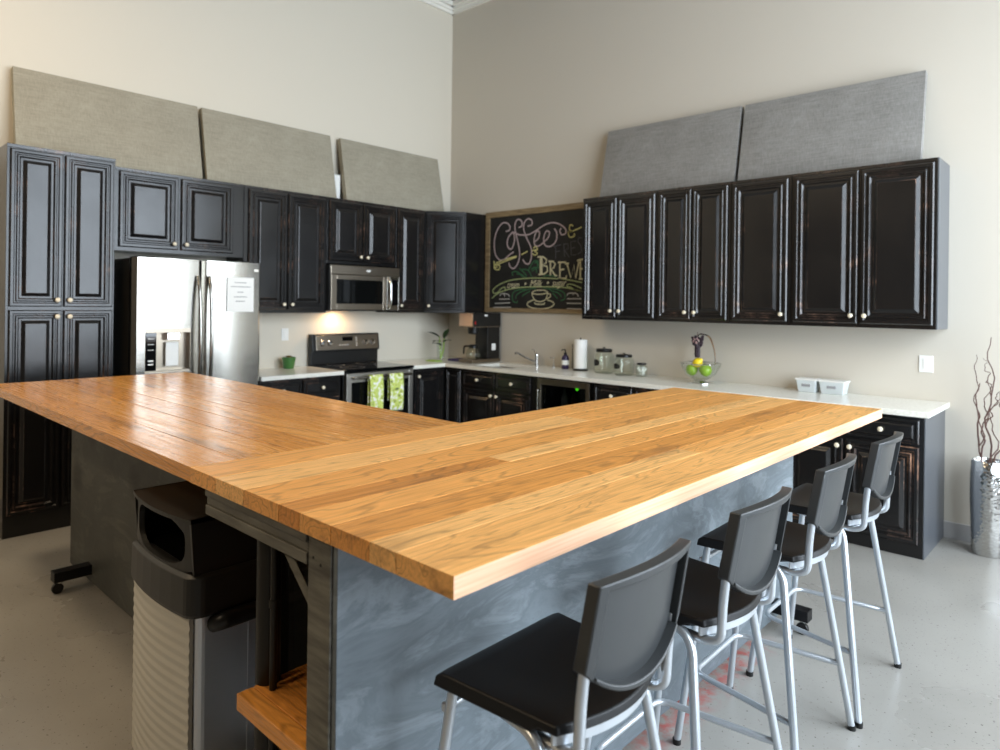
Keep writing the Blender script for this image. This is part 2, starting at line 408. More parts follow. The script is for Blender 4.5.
# wall cabinets on the right-hand wall
zb, zt = 1.412, 2.522
dz0, dz1 = 1.438, 2.494
def up_r(x0, x1, ds, label, end=None):
    fr = [('door', a-x0, dz0, b-x0, dz1, (b-.035-x0) if k == 'r' else (a+.035-x0), dz0+.055) for a, b, k in ds]
    return cabinet('wall_cabinet', label, x0, x1-x0, zb, zt, .342, fr, end=end)
up_r(2.172, 2.943, [(2.193, 2.540, 'r'), (2.558, 2.925, 'l')], 'black two-door wall cabinet hanging next to the chalkboard')
up_r(2.945, 3.588, [(2.967, 3.256, 'r'), (3.270, 3.566, 'l')], 'narrow black two-door wall cabinet hung over the glass jars')
up_r(3.59, 4.05, [(3.605, 4.028, 'r')], 'black single-door wall cabinet hung over the fruit bowl')
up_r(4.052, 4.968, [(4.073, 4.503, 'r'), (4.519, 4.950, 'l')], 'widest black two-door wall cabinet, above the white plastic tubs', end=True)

# wall cabinets on the left-hand wall (own x runs along +y)
def up_l(y0, y1, z0, ds, label, name='wall_cabinet'):
    fr = [('door', a-y0, z0+.03, b-y0, 2.503, (b-.035-y0) if k == 'r' else (a+.035-y0), z0+.075) for a, b, k in ds]
    return cabinet(name, label, y0, y1-y0, z0, 2.53, .33, fr, wall='l')
up_l(-3.795, -2.702, 1.905, [(-3.678, -3.250, 'r'), (-3.226, -2.800, 'l')], 'short wide black wall cabinet above the refrigerator')
up_l(-2.70, -1.882, 1.437, [(-2.662, -2.300, 'r'), (-2.288, -1.905, 'l')], 'tall black two-door wall cabinet between refrigerator and microwave')
up_l(-1.88, -1.062, 1.905, [(-1.862, -1.484, 'r'), (-1.474, -1.078, 'l')], 'short black two-door wall cabinet directly above the microwave')
up_l(-1.06, -.672, 1.437, [(-1.046, -.690, None)], 'narrow black single-door wall cabinet beside the microwave')
# corner cabinet with the slanted front
t = thing('corner_wall_cabinet', 'black corner wall cabinet with slanted door beside the chalkboard', 'cabinet', (0, 0, 0))
bm = NB(); prism(bm, [(.002, -.002), (.002, -.668), (.33, -.668), (.605, -.33), (.605, -.002)], 1.437, 2.53)
obj('cabinet_body', bm, M['black'], t, bevel=.0015)
dx, dy = .605-.33, -.33+.668; L = math.hypot(dx, dy); an = math.atan2(dy, dx)
bm = NB(); ringdoor(bm, .012, 1.467, L-.012, 2.503, 0)
o = obj('door', bm, [M['black'], M['worn']], t, loc=(.33, -.668, 0), rotz=an, fixn=False)
knob(o, .045, -.021, 1.512)

# tall pantry
fr = []
for a, b, k in ((-4.412, -4.120, 'r'), (-4.108, -3.812, 'l')):
    kx = (b-.03+4.43) if k == 'r' else (a+.03+4.43)
    fr.append(('door', a+4.43, 1.485, b+4.43, 2.498, kx, 1.53)); fr.append(('door', a+4.43, .145, b+4.43, 1.462, kx, 1.42))
cabinet('pantry_cabinet', 'tall black four-door pantry cabinet beside the refrigerator', -4.43, .632, 0, 2.527, .635, fr, wall='l')

# base cabinets
def base_fronts(x0, segs, door=True, z1=.868):
    fr = []
    for a, b, k in segs:
        fr.append(('drawer', a-x0, .705, b-x0, z1-.012, (a+b)/2-x0, .78))
        fr.append(('door', a-x0, .085, b-x0, .688, (b-.03-x0) if k == 'r' else (a+.03-x0), .64))
    return fr
cabinet('base_cabinet', 'black base cabinet with two drawers between refrigerator and range', -2.685, .79, 0, .878, .605,
        base_fronts(-2.685, [(-2.665, -2.30, 'r'), (-2.285, -1.915, 'l')]), wall='l')
cabinet('base_cabinet', 'black sink base cabinet beside the beverage fridge', .872, .98, 0, .878, .605, base_fronts(.872, [(.892, 1.335, 'r'), (1.350, 1.795, 'l')]))
cabinet('base_cabinet', 'black base cabinet under the glass jars', 2.492, .86, 0, .878, .605, base_fronts(2.492, [(2.515, 2.884, 'r'), (2.915, 3.335, 'l')]))
cabinet('base_cabinet', 'black base cabinet under the fruit bowl, mostly behind the bar top', 3.354, .742, 0, .878, .605, base_fronts(3.354, [(3.374, 3.715, 'r'), (3.73, 4.076, 'l')]))
cabinet('base_cabinet', 'black base cabinet at the end of the counter near the hammered vase', 4.098, .862, 0, .878, .605,
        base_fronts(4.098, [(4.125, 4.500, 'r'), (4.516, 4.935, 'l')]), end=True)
# scalloped foot rail scuffed at its end
# corner base with two doors meeting at the inside corner
t = thing('corner_base_cabinet', 'black corner base cabinet with two doors meeting beside the range', 'cabinet')
bm = NB(); prism(bm, [(.002, -.002), (.002, -1.066), (.605, -1.066), (.605, -.605), (.87, -.605), (.87, -.002)], 0, .878)
obj('cabinet_body', bm, M['black'], t, bevel=.0015)
bm = NB(); ringdoor(bm, .03, .085, .425, .856, 0)
o = obj('door', bm, [M['black'], M['worn']], t, loc=(.605, -1.06, 0), rotz=PI/2, fixn=False); knob(o, .065, -.021, .80)
bm = NB(); ringdoor(bm, .035, .085, .25, .856, 0)
obj('door', bm, [M['black'], M['worn']], t, loc=(.605, -.605, 0), fixn=False)

# ------------------------------------------------------------------ countertops
def slab(rects, holes, z0, z1):
    xs = sorted({v for r in rects+holes for v in (r[0], r[2])}); ys_ = sorted({v for r in rects+holes for v in (r[1], r[3])})
    inside = lambda x, y, rs: any(a < x < c and b < y < d for a, b, c, d in rs)
    cell = {}
    for i in range(len(xs)-1):
        for j in range(len(ys_)-1):
            cx, cy = (xs[i]+xs[i+1])/2, (ys_[j]+ys_[j+1])/2
            cell[i, j] = inside(cx, cy, rects) and not inside(cx, cy, holes)
    bm = NB(); vt = {}
    def V(i, j, z):
        if (i, j, z) not in vt: vt[i, j, z] = bm.verts.new((xs[i], ys_[j], z))
        return vt[i, j, z]
    for (i, j), on in cell.items():
        if not on: continue
        bm.faces.new([V(i, j, z1), V(i+1, j, z1), V(i+1, j+1, z1), V(i, j+1, z1)])
        bm.faces.new([V(i, j, z0), V(i, j+1, z0), V(i+1, j+1, z0), V(i+1, j, z0)])
        for di, dj, p, q in ((-1, 0, (i, j+1), (i, j)), (1, 0, (i+1, j), (i+1, j+1)), (0, -1, (i, j), (i+1, j)), (0, 1, (i+1, j+1), (i, j+1))):
            if not cell.get((i+di, j+dj)): bm.faces.new([V(*p, z0), V(*q, z0), V(*q, z1), V(*p, z1)])
    return bm
tag(obj('countertop', slab([(0.001, -2.69, .65, -1.886)], [], .8785, .914), M['quartz'], bevel=.003),
    'short pale quartz countertop between refrigerator and range', 'countertop')
SINK = (.98, -.53, 1.46, -.17)
tag(obj('countertop', slab([(0.001, -1.074, .65, -.001), (.001, -.65, 4.99, -.001)], [SINK], .8785, .914), M['quartz'], bevel=.003),
    'long pale quartz countertop with the sink, running past the jars to its free end', 'countertop')
# ------------------------------------------------------------------ sink and tap
t = thing('sink', 'white undermount sink basin set into the countertop near the coffee maker', 'sink', (1.22, -.35, .878))
bm = NB(); a, b, c, d = SINK[0]-1.22, SINK[1]+.35, SINK[2]-1.22, SINK[3]+.35
bx(bm, a-.012, b-.012, -.2, a, d+.012, -.001); bx(bm, c, b-.012, -.2, c+.012, d+.012, -.001)
bx(bm, a, b-.012, -.2, c, b, -.001); bx(bm, a, d, -.2, c, d+.012, -.001); bx(bm, a, b, -.2, c, d, -.188)
obj('basin', bm, M['white'], t)
bm = NB(); lathe(bm, [(0, 0), (.03, 0), (.035, .004), (0, .004)], 16, (0, 0, -.187)); obj('drain', bm, M['chrome'], t)
t = thing('faucet', 'chrome kitchen tap with a long swung spout behind the sink', 'faucet', (1.435, -.10, .914))
bm = NB(); lathe(bm, [(0, 0), (.03, 0), (.03, .008), (.022, .014), (.021, .09), (.024, .10), (.020, .118), (0, .12)], 18)
obj('tap_body', bm, M['chrome'], t)
bm = NB(); tube(bm, rounded([(-.01, -.01, .04), (-.08, -.06, .075), (-.175, -.11, .13), (-.195, -.12, .115)], .03), .011); obj('spout', bm, M['chrome'], t)
bm = NB(); tube(bm, [(0, 0, .115), (-.03, .0, .15), (-.065, .005, .162)], .009, radii=[.014, .011, .007]); obj('lever', bm, M['chrome'], t)
t = thing('soap_pump', 'slim chrome built-in soap pump between tap and plum bottle', 'soap dispenser', (1.655, -.10, .914))
bm = NB(); lathe(bm, [(0, 0), (.02, 0), (.02, .006), (.008, .012), (.008, .08), (.012, .085), (.012, .1), (0, .1)], 14); obj('pump_body', bm, M['chrome'], t)
bm = NB(); tube(bm, [(0, 0, .095), (-.0, -.05, .1), (0, -.06, .09)], .005); obj('nozzle', bm, M['chrome'], t)
t = thing('soap_bottle', 'plum-coloured pump bottle beside the paper towel roll', 'bottle', (1.825, -.13, .914))
bm = NB(); lathe(bm, [(0, 0), (.034, 0), (.037, .008), (.037, .10), (.03, .125), (.012, .138), (.012, .145), (0, .145)], 20); obj('bottle_body', bm, M['soap'], t)
bm = NB(); lathe(bm, [(.038, .04), (.0385, .04), (.0385, .085), (.038, .085)], 20); obj('bottle_label', bm, M['paper'], t)
bm = NB(); lathe(bm, [(.015, .14), (.015, .158), (.005, .162), (.005, .185), (0, .185)], 12); tube(bm, [(0, 0, .185), (-.015, -.03, .188), (-.018, -.038, .178)], .006); obj('pump', bm, M['blackplastic'], t)
t = thing('paper_towel_roll', 'white paper towel roll standing on an upright holder', 'paper towels', (2.015, -.14, .914))
bm = NB(); lathe(bm, [(.018, .02), (.060, .02), (.062, .03), (.062, .285), (.060, .295), (.018, .295), (.018, .02)], 28); obj('roll', bm, M['towel_paper'], t)
bm = NB(); lathe(bm, [(0, 0), (.075, 0), (.075, .01), (.02, .014), (.007, .016), (.007, .31), (0, .316)], 24); tube(bm, [(-.074, -.03, .01), (-.074, -.03, .25)], .004); obj('holder', bm, M['iron'], t)

# jars
def jar(name, label, x, y, r, h, contents=None, knob_=True, oval=True):
    t = thing(name, label, 'jar', (x, y, .914), 0, 'glass jars with black lids')
    bm = NB(); w = .006
    lathe(bm, [(0, 0), (r*.9, 0), (r, .015), (r, h*.70), (r*.78, h*.80), (r*.74, h*.84), (r*.74-w, h*.84), (r*.76-w, h*.79), (r-w, h*.69), (r-w, .02), (r*.85, .008), (0, .008)], 28)
    obj('jar_body', bm, M['glass'], t)
    bm = NB(); lathe(bm, [(0, h*.83), (r*.80, h*.83), (r*.82, h*.84), (r*.82, h*.93), (r*.74, h*.955), (0, h*.965)], 28)
    if knob_: lathe(bm, [(.006, h*.96), (.006, h*.975), (.013, h*.99), (.013, h*1.01), (0, h*1.03)], 12)
    obj('lid', bm, M['blackplastic'], t)
    if oval:
        bm = NB(); n = 20; vs = []
        cen = -PI/2-.35
        for k in range(n):
            a = cen+.50*math.cos(2*PI*k/n); z = h*.42+h*.13*math.sin(2*PI*k/n)
            vs.append(bm.verts.new(((r+.0012)*math.cos(a), (r+.0012)*math.sin(a), z)))
        c = bm.verts.new(((r+.002)*math.cos(cen), (r+.002)*math.sin(cen), h*.42))
        for k in range(n): bm.faces.new((c, vs[k], vs[(k+1) % n]))
        obj('jar_label', bm, M['slate'], t)
    if contents:
        bm = NB(); rr = r-.009
        for k in range(26):
            a, q, z = R_.random()*6.28, rr*.8*R_.random()**.5, .018+R_.random()*h*.5
            bmesh.ops.create_cube(bm, size=.018, matrix=Matrix.Translation((q*math.cos(a), q*math.sin(a), z)) @ Matrix.Rotation(R_.random()*3, 4, (1, R_.random(), .4)))
        o = obj('contents', bm, contents, t); o['kind'] = 'stuff'
    return t
jar('glass_jar', 'largest clear glass jar with black knobbed lid and oval label', 2.305, -.17, .092, .235)
jar('glass_jar', 'middle-sized clear glass jar with black knobbed lid and oval label', 2.535, -.19, .090, .195)
jar('glass_jar', 'smallest glass jar with plain black lid and pale wrapped contents', 2.705, -.17, .052, .125, M['paper'], False, False)

# fruit bowl
t = thing('fruit_bowl', 'silver wire-footed glass fruit bowl with a tall curved hook', 'bowl', (3.30, -.24, .914))
bm = NB(); lathe(bm, [(0, .025), (.06, .028), (.12, .07), (.155, .135), (.165, .162), (.161, .162), (.150, .135), (.115, .075), (.058, .034), (0, .031)], 32); obj('bowl_shell', bm, M['glass'], t)
bm = NB()
tube(bm, [(.165*math.cos(a/24*2*PI), .165*math.sin(a/24*2*PI), .162) for a in range(25)], .004, 8)
lathe(bm, [(0, .004), (.08, 0), (.105, 0), (.105, .008), (.06, .014), (.03, .024), (0, .024)], 24); obj('rim_and_foot', bm, M['chrome'], t)
bm = NB(); tube(bm, rounded([(.105, .05, .15), (.10, .05, .27), (.06, .03, .39), (-.01, 0, .405), (-.03, 0, .37)], .05), .006, 8); obj('hook', bm, M['chrome'], t)
def fruit(name, label, cat, dx, dy, dz, r, m, sx=1, grp=None):
    bm = NB(); p = [(0, -r*.88), (r*.3, -r*.95), (r*.75, -r*.65), (r, 0), (r*.85, r*.55), (r*.45, r*.86), (r*.15, r*.80), (0, r*.72)] if sx == 1 else [(0, -r*1.35), (r*.25, -r*1.2), (r*.8, -r*.6), (r, 0), (r*.8, r*.6), (r*.25, r*1.2), (0, r*1.35)]
    lathe(bm, p, 18, rot=Matrix.Rotation(0 if sx == 1 else .9, 3, 'Y'))
    o = obj(name, bm, m, loc=(3.30+dx, -.24+dy, .914+dz), smooth=True); tag(o, label, cat, grp); 
    if sx == 1:
        bm = NB(); tube(bm, [(0, 0, r*.7), (.003, 0, r*1.05)], .002, 6); obj('stem', bm, M['bark'], o)
    return o
fruit('apple', 'green apple in the fruit bowl nearest the sink side', 'apple', -.062, -.03, .108, .050, M['apple'])
fruit('apple', 'green apple in the fruit bowl nearest the white tubs', 'apple', .060, -.03, .110, .050, M['apple'])
fruit('apple', 'green apple at the back of the fruit bowl', 'apple', .0, .062, .112, .046, M['apple'])
fruit('lemon', 'yellow lemon lying on top of the fruit', 'lemon', -.005, -.045, .168, .040, M['lemon'], 2)
# dark bunch hanging from the hook
t = thing('grape_bunch', 'dark purple bunch hanging from the hook above the fruit bowl', 'grapes', (3.27, -.24, 1.285))
bm = NB()
for k in range(54):
    u = k/54; z = .01-.17*u; rr = .044-.03*u if u < .45 else .013
    a = k*2.4
    bmesh.ops.create_icosphere(bm, subdivisions=1, radius=.0135, matrix=Matrix.Translation((rr*math.cos(a), rr*math.sin(a), z)))
obj('berries', bm, M['grape'], t, smooth=True)
bm = NB()
for k in range(5):
    a = k*1.25; bmesh.ops.create_icosphere(bm, subdivisions=1, radius=.012, matrix=Matrix.Translation((.018*math.cos(a), -.035, -.02+.018*math.sin(a))))
obj('bloom', bm, M['grapelight'], t, smooth=True)
bm = NB(); tube(bm, [(0, 0, -.01), (0, 0, .02), (.0, 0, .045)], .003); obj('stem', bm, M['bark'], t)

# plastic tubs
M['tub'] = mat('frosted_plastic', (226, 234, 236), .3, trans=.25)
def tub(label, x, y, w, d, h):
    t = thing('storage_tub', label, 'container', (x, y, .914), 0, 'white plastic tubs on the counter')
    bm = NB(); i = .012
    a = [(-w/2+i, -d/2+i), (w/2-i, -d/2+i), (w/2-i, d/2-i), (-w/2+i, d/2-i)]; b = [(-w/2, -d/2), (w/2, -d/2), (w/2, d/2), (-w/2, d/2)]
    va = [bm.verts.new((*p, 0)) for p in a]; vb = [bm.verts.new((*p, h*.88)) for p in b]
    bm.faces.new(va[::-1]); bm.faces.new(vb)
    for k in range(4): bm.faces.new((va[k], va[(k+1) % 4], vb[(k+1) % 4], vb[k]))
    obj('tub_body', bm, M['tub'], t, bevel=.006)
    box1('tub_lid', -w/2-.006, -d/2-.006, h*.88, w/2+.006, d/2+.006, h, M['white'], t, bevel=.004)
    box1('tub_label', -.03, -d/2-.0015, h*.42, .03, -d/2+.006, h*.60, M['ink'], t)
tub('smaller of the two white lidded plastic tubs, nearer the fruit bowl', 4.115, -.13, .145, .12, .100)
tub('longer of the two white lidded plastic tubs, nearer the light switch', 4.292, -.12, .175, .13, .100)

# coffee maker
t = thing('coffee_maker', 'black and steel commercial coffee brewer in the corner by the sink', 'coffee maker', (.66, -.465, .914))
box1('base_plate', 0, 0, .004, .205, .43, .036, M['steel_dark'], t, bevel=.004)
box1('tower', .012, .235, .036, .198, .425, .385, M['blackplastic'], t, bevel=.004)
bm = NB(); bx(bm, 0, .012, .385, .205, .43, .53, 0); bx(bm, .004, 0, .389, .201, .012, .526, 1); bx(bm, 0, .004, .378, .208, .43, .386, 2); bx(bm, .2055, .004, .386, .2065, .012, .53, 2)
obj('brew_head', bm, [M['blackplastic'], M['steel_wood_reflection'], M['steel_dark']], t, bevel=.002)
box1('badge', .205, .18, .495, .2075, .22, .512, M['white'], t)
box1('switch', .205, .03, .41, .2085, .05, .44, mat('red_switch', (150, 30, 30), .4), t)
box1('bin_sticker', .198, .30, .13, .1995, .36, .20, M['paper'], t)
bm = NB(); lathe(bm, [(.02, .30), (.055, .31), (.062, .385), (0, .385)], 20, (.1, .115, 0)); obj('filter_basket', bm, M['blackplastic'], t)
# carafe lifts out: its own thing
t = thing('coffee_carafe', 'round glass coffee carafe standing under the brew head', 'carafe', (.76, -.345, .951))
bm = NB(); lathe(bm, [(0, 0), (.06, 0), (.078, .035), (.078, .065), (.05, .115), (.042, .13), (.048, .145), (.045, .145), (.038, .13), (.046, .113), (.073, .064), (.073, .037), (.056, .006), (0, .006)], 28); obj('glass_body', bm, M['glass'], t)
bm = NB(); lathe(bm, [(.0455, .116), (.0475, .118), (.045, .13), (.049, .147), (.03, .155), (0, .155)], 24)
tube(bm, rounded([(-.045, -.01, .135), (-.11, -.03, .135), (-.115, -.03, .05)], .025), .010, 8); obj('collar_and_handle', bm, M['blackplastic'], t)
# utensil vase + leaves in the corner
t = thing('bud_vase', 'clear glass vase with dark glossy leaves in the counter corner', 'vase', (.33, -.42, .914))
bm = NB(); lathe(bm, [(0, 0), (.04, 0), (.042, .01), (.045, .20), (.042, .20), (.039, .012), (0, .012)], 20); obj('glass_body', bm, M['glass'], t)
bm = NB(); tube(bm, [(0, 0, .015), (.02, .02, .12), (.05, .0, .24)], .006, 8); tube(bm, [(.01, -.01, .015), (-.01, 0, .13), (-.05, .02, .26)], .005, 8); obj('stem', bm, M['lime'], t)
def leaf(bm, p, d, ln, w, droop=.2):
    p = Vector(p); d = Vector(d).normalized(); s = d.cross(Vector((0, 0, 1))).normalized(); n = s.cross(d)
    prev = None
    for i in range(9):
        u = i/8; c = p+d*ln*u-Vector((0, 0, 1))*droop*ln*u*u; ww = w*math.sin(PI*min(.98, u*.92+.06))**.8
        r = [bm.verts.new(c-s*ww+n*ww*.3), bm.verts.new(c), bm.verts.new(c+s*ww+n*ww*.3)]
        if prev:
            for a in (0, 1):
                f = bm.faces.new((prev[a], prev[a+1], r[a+1], r[a])); f.smooth = True
        prev = r
for p, d in (((-.05, .02, .25), (-.8, -.3, .5)), ((-.04, .02, .2), (-.7, .2, .1)), ((.05, 0, .24), (.5, -.1, .8)), ((.04, 0, .2), (.9, -.2, .35)), ((0, 0, .16), (.2, -.9, .4))):
    bm = NB(); leaf(bm, p, d, .17, .033); o = obj('leaf', bm, M['leaf'], t, fixn=False)
    so = o.modifiers.new('s', 'SOLIDIFY'); so.thickness = .002
bm = NB(); bx(bm, -.08, -.05, 0, .08, .05, .008); tag(obj('serving_mat', bm, M['lime'], loc=(.36, -.55, .9145), bevel=.002), 'lime green mat on the counter near the leafy glass vase', 'mat')
bm = NB(); bx(bm, -.09, -.09, 0, .09, .09, .02); tag(obj('folded_cloth', bm, M['purple'], loc=(.50, -.30, .9145), bevel=.006), 'folded dark purple cloth beside the coffee brewer', 'cloth')
# small potted plant
t = thing('potted_plant', 'tiny succulent in a green pot on the short counter', 'plant', (.13, -2.145, .914))
bm = NB(); lathe(bm, [(0, 0), (.045, 0), (.05, .01), (.062, .09), (.064, .105), (.058, .105), (.055, .085), (0, .085)], 22); obj('pot', bm, M['green_pot'], t)
bm = NB()
for k in range(11): leaf(bm, (0, 0, .088), (math.cos(k*2.4), math.sin(k*2.4), 1.2), .055, .012)
obj('foliage', bm, mat('pinkish_succulent', (150, 120, 80), .6), t, fixn=False)
# wall plates
def plate(name, label, cat, loc, rz, w):
    t = thing(name, label, cat, loc, rz)
    box1('cover', -w/2, -.006, -.058, w/2, 0, .058, M['white'], t, bevel=.003)
    n = 2 if w > .1 else 1
    for k in range(n):
        cx = (k-(n-1)/2)*.046
        box1('toggle', cx-.016, -.010, -.033, cx+.016, -.006, .033, M['paper'], t, bevel=.002)
plate('light_switch', 'white double light switch on the wall above the counter end', 'light switch', (4.850, 0, 1.165), 0, .085)
plate('power_outlet', 'white outlet plate above the short counter by the green pot', 'outlet', (0, -2.115, 1.225), PI/2, .072)

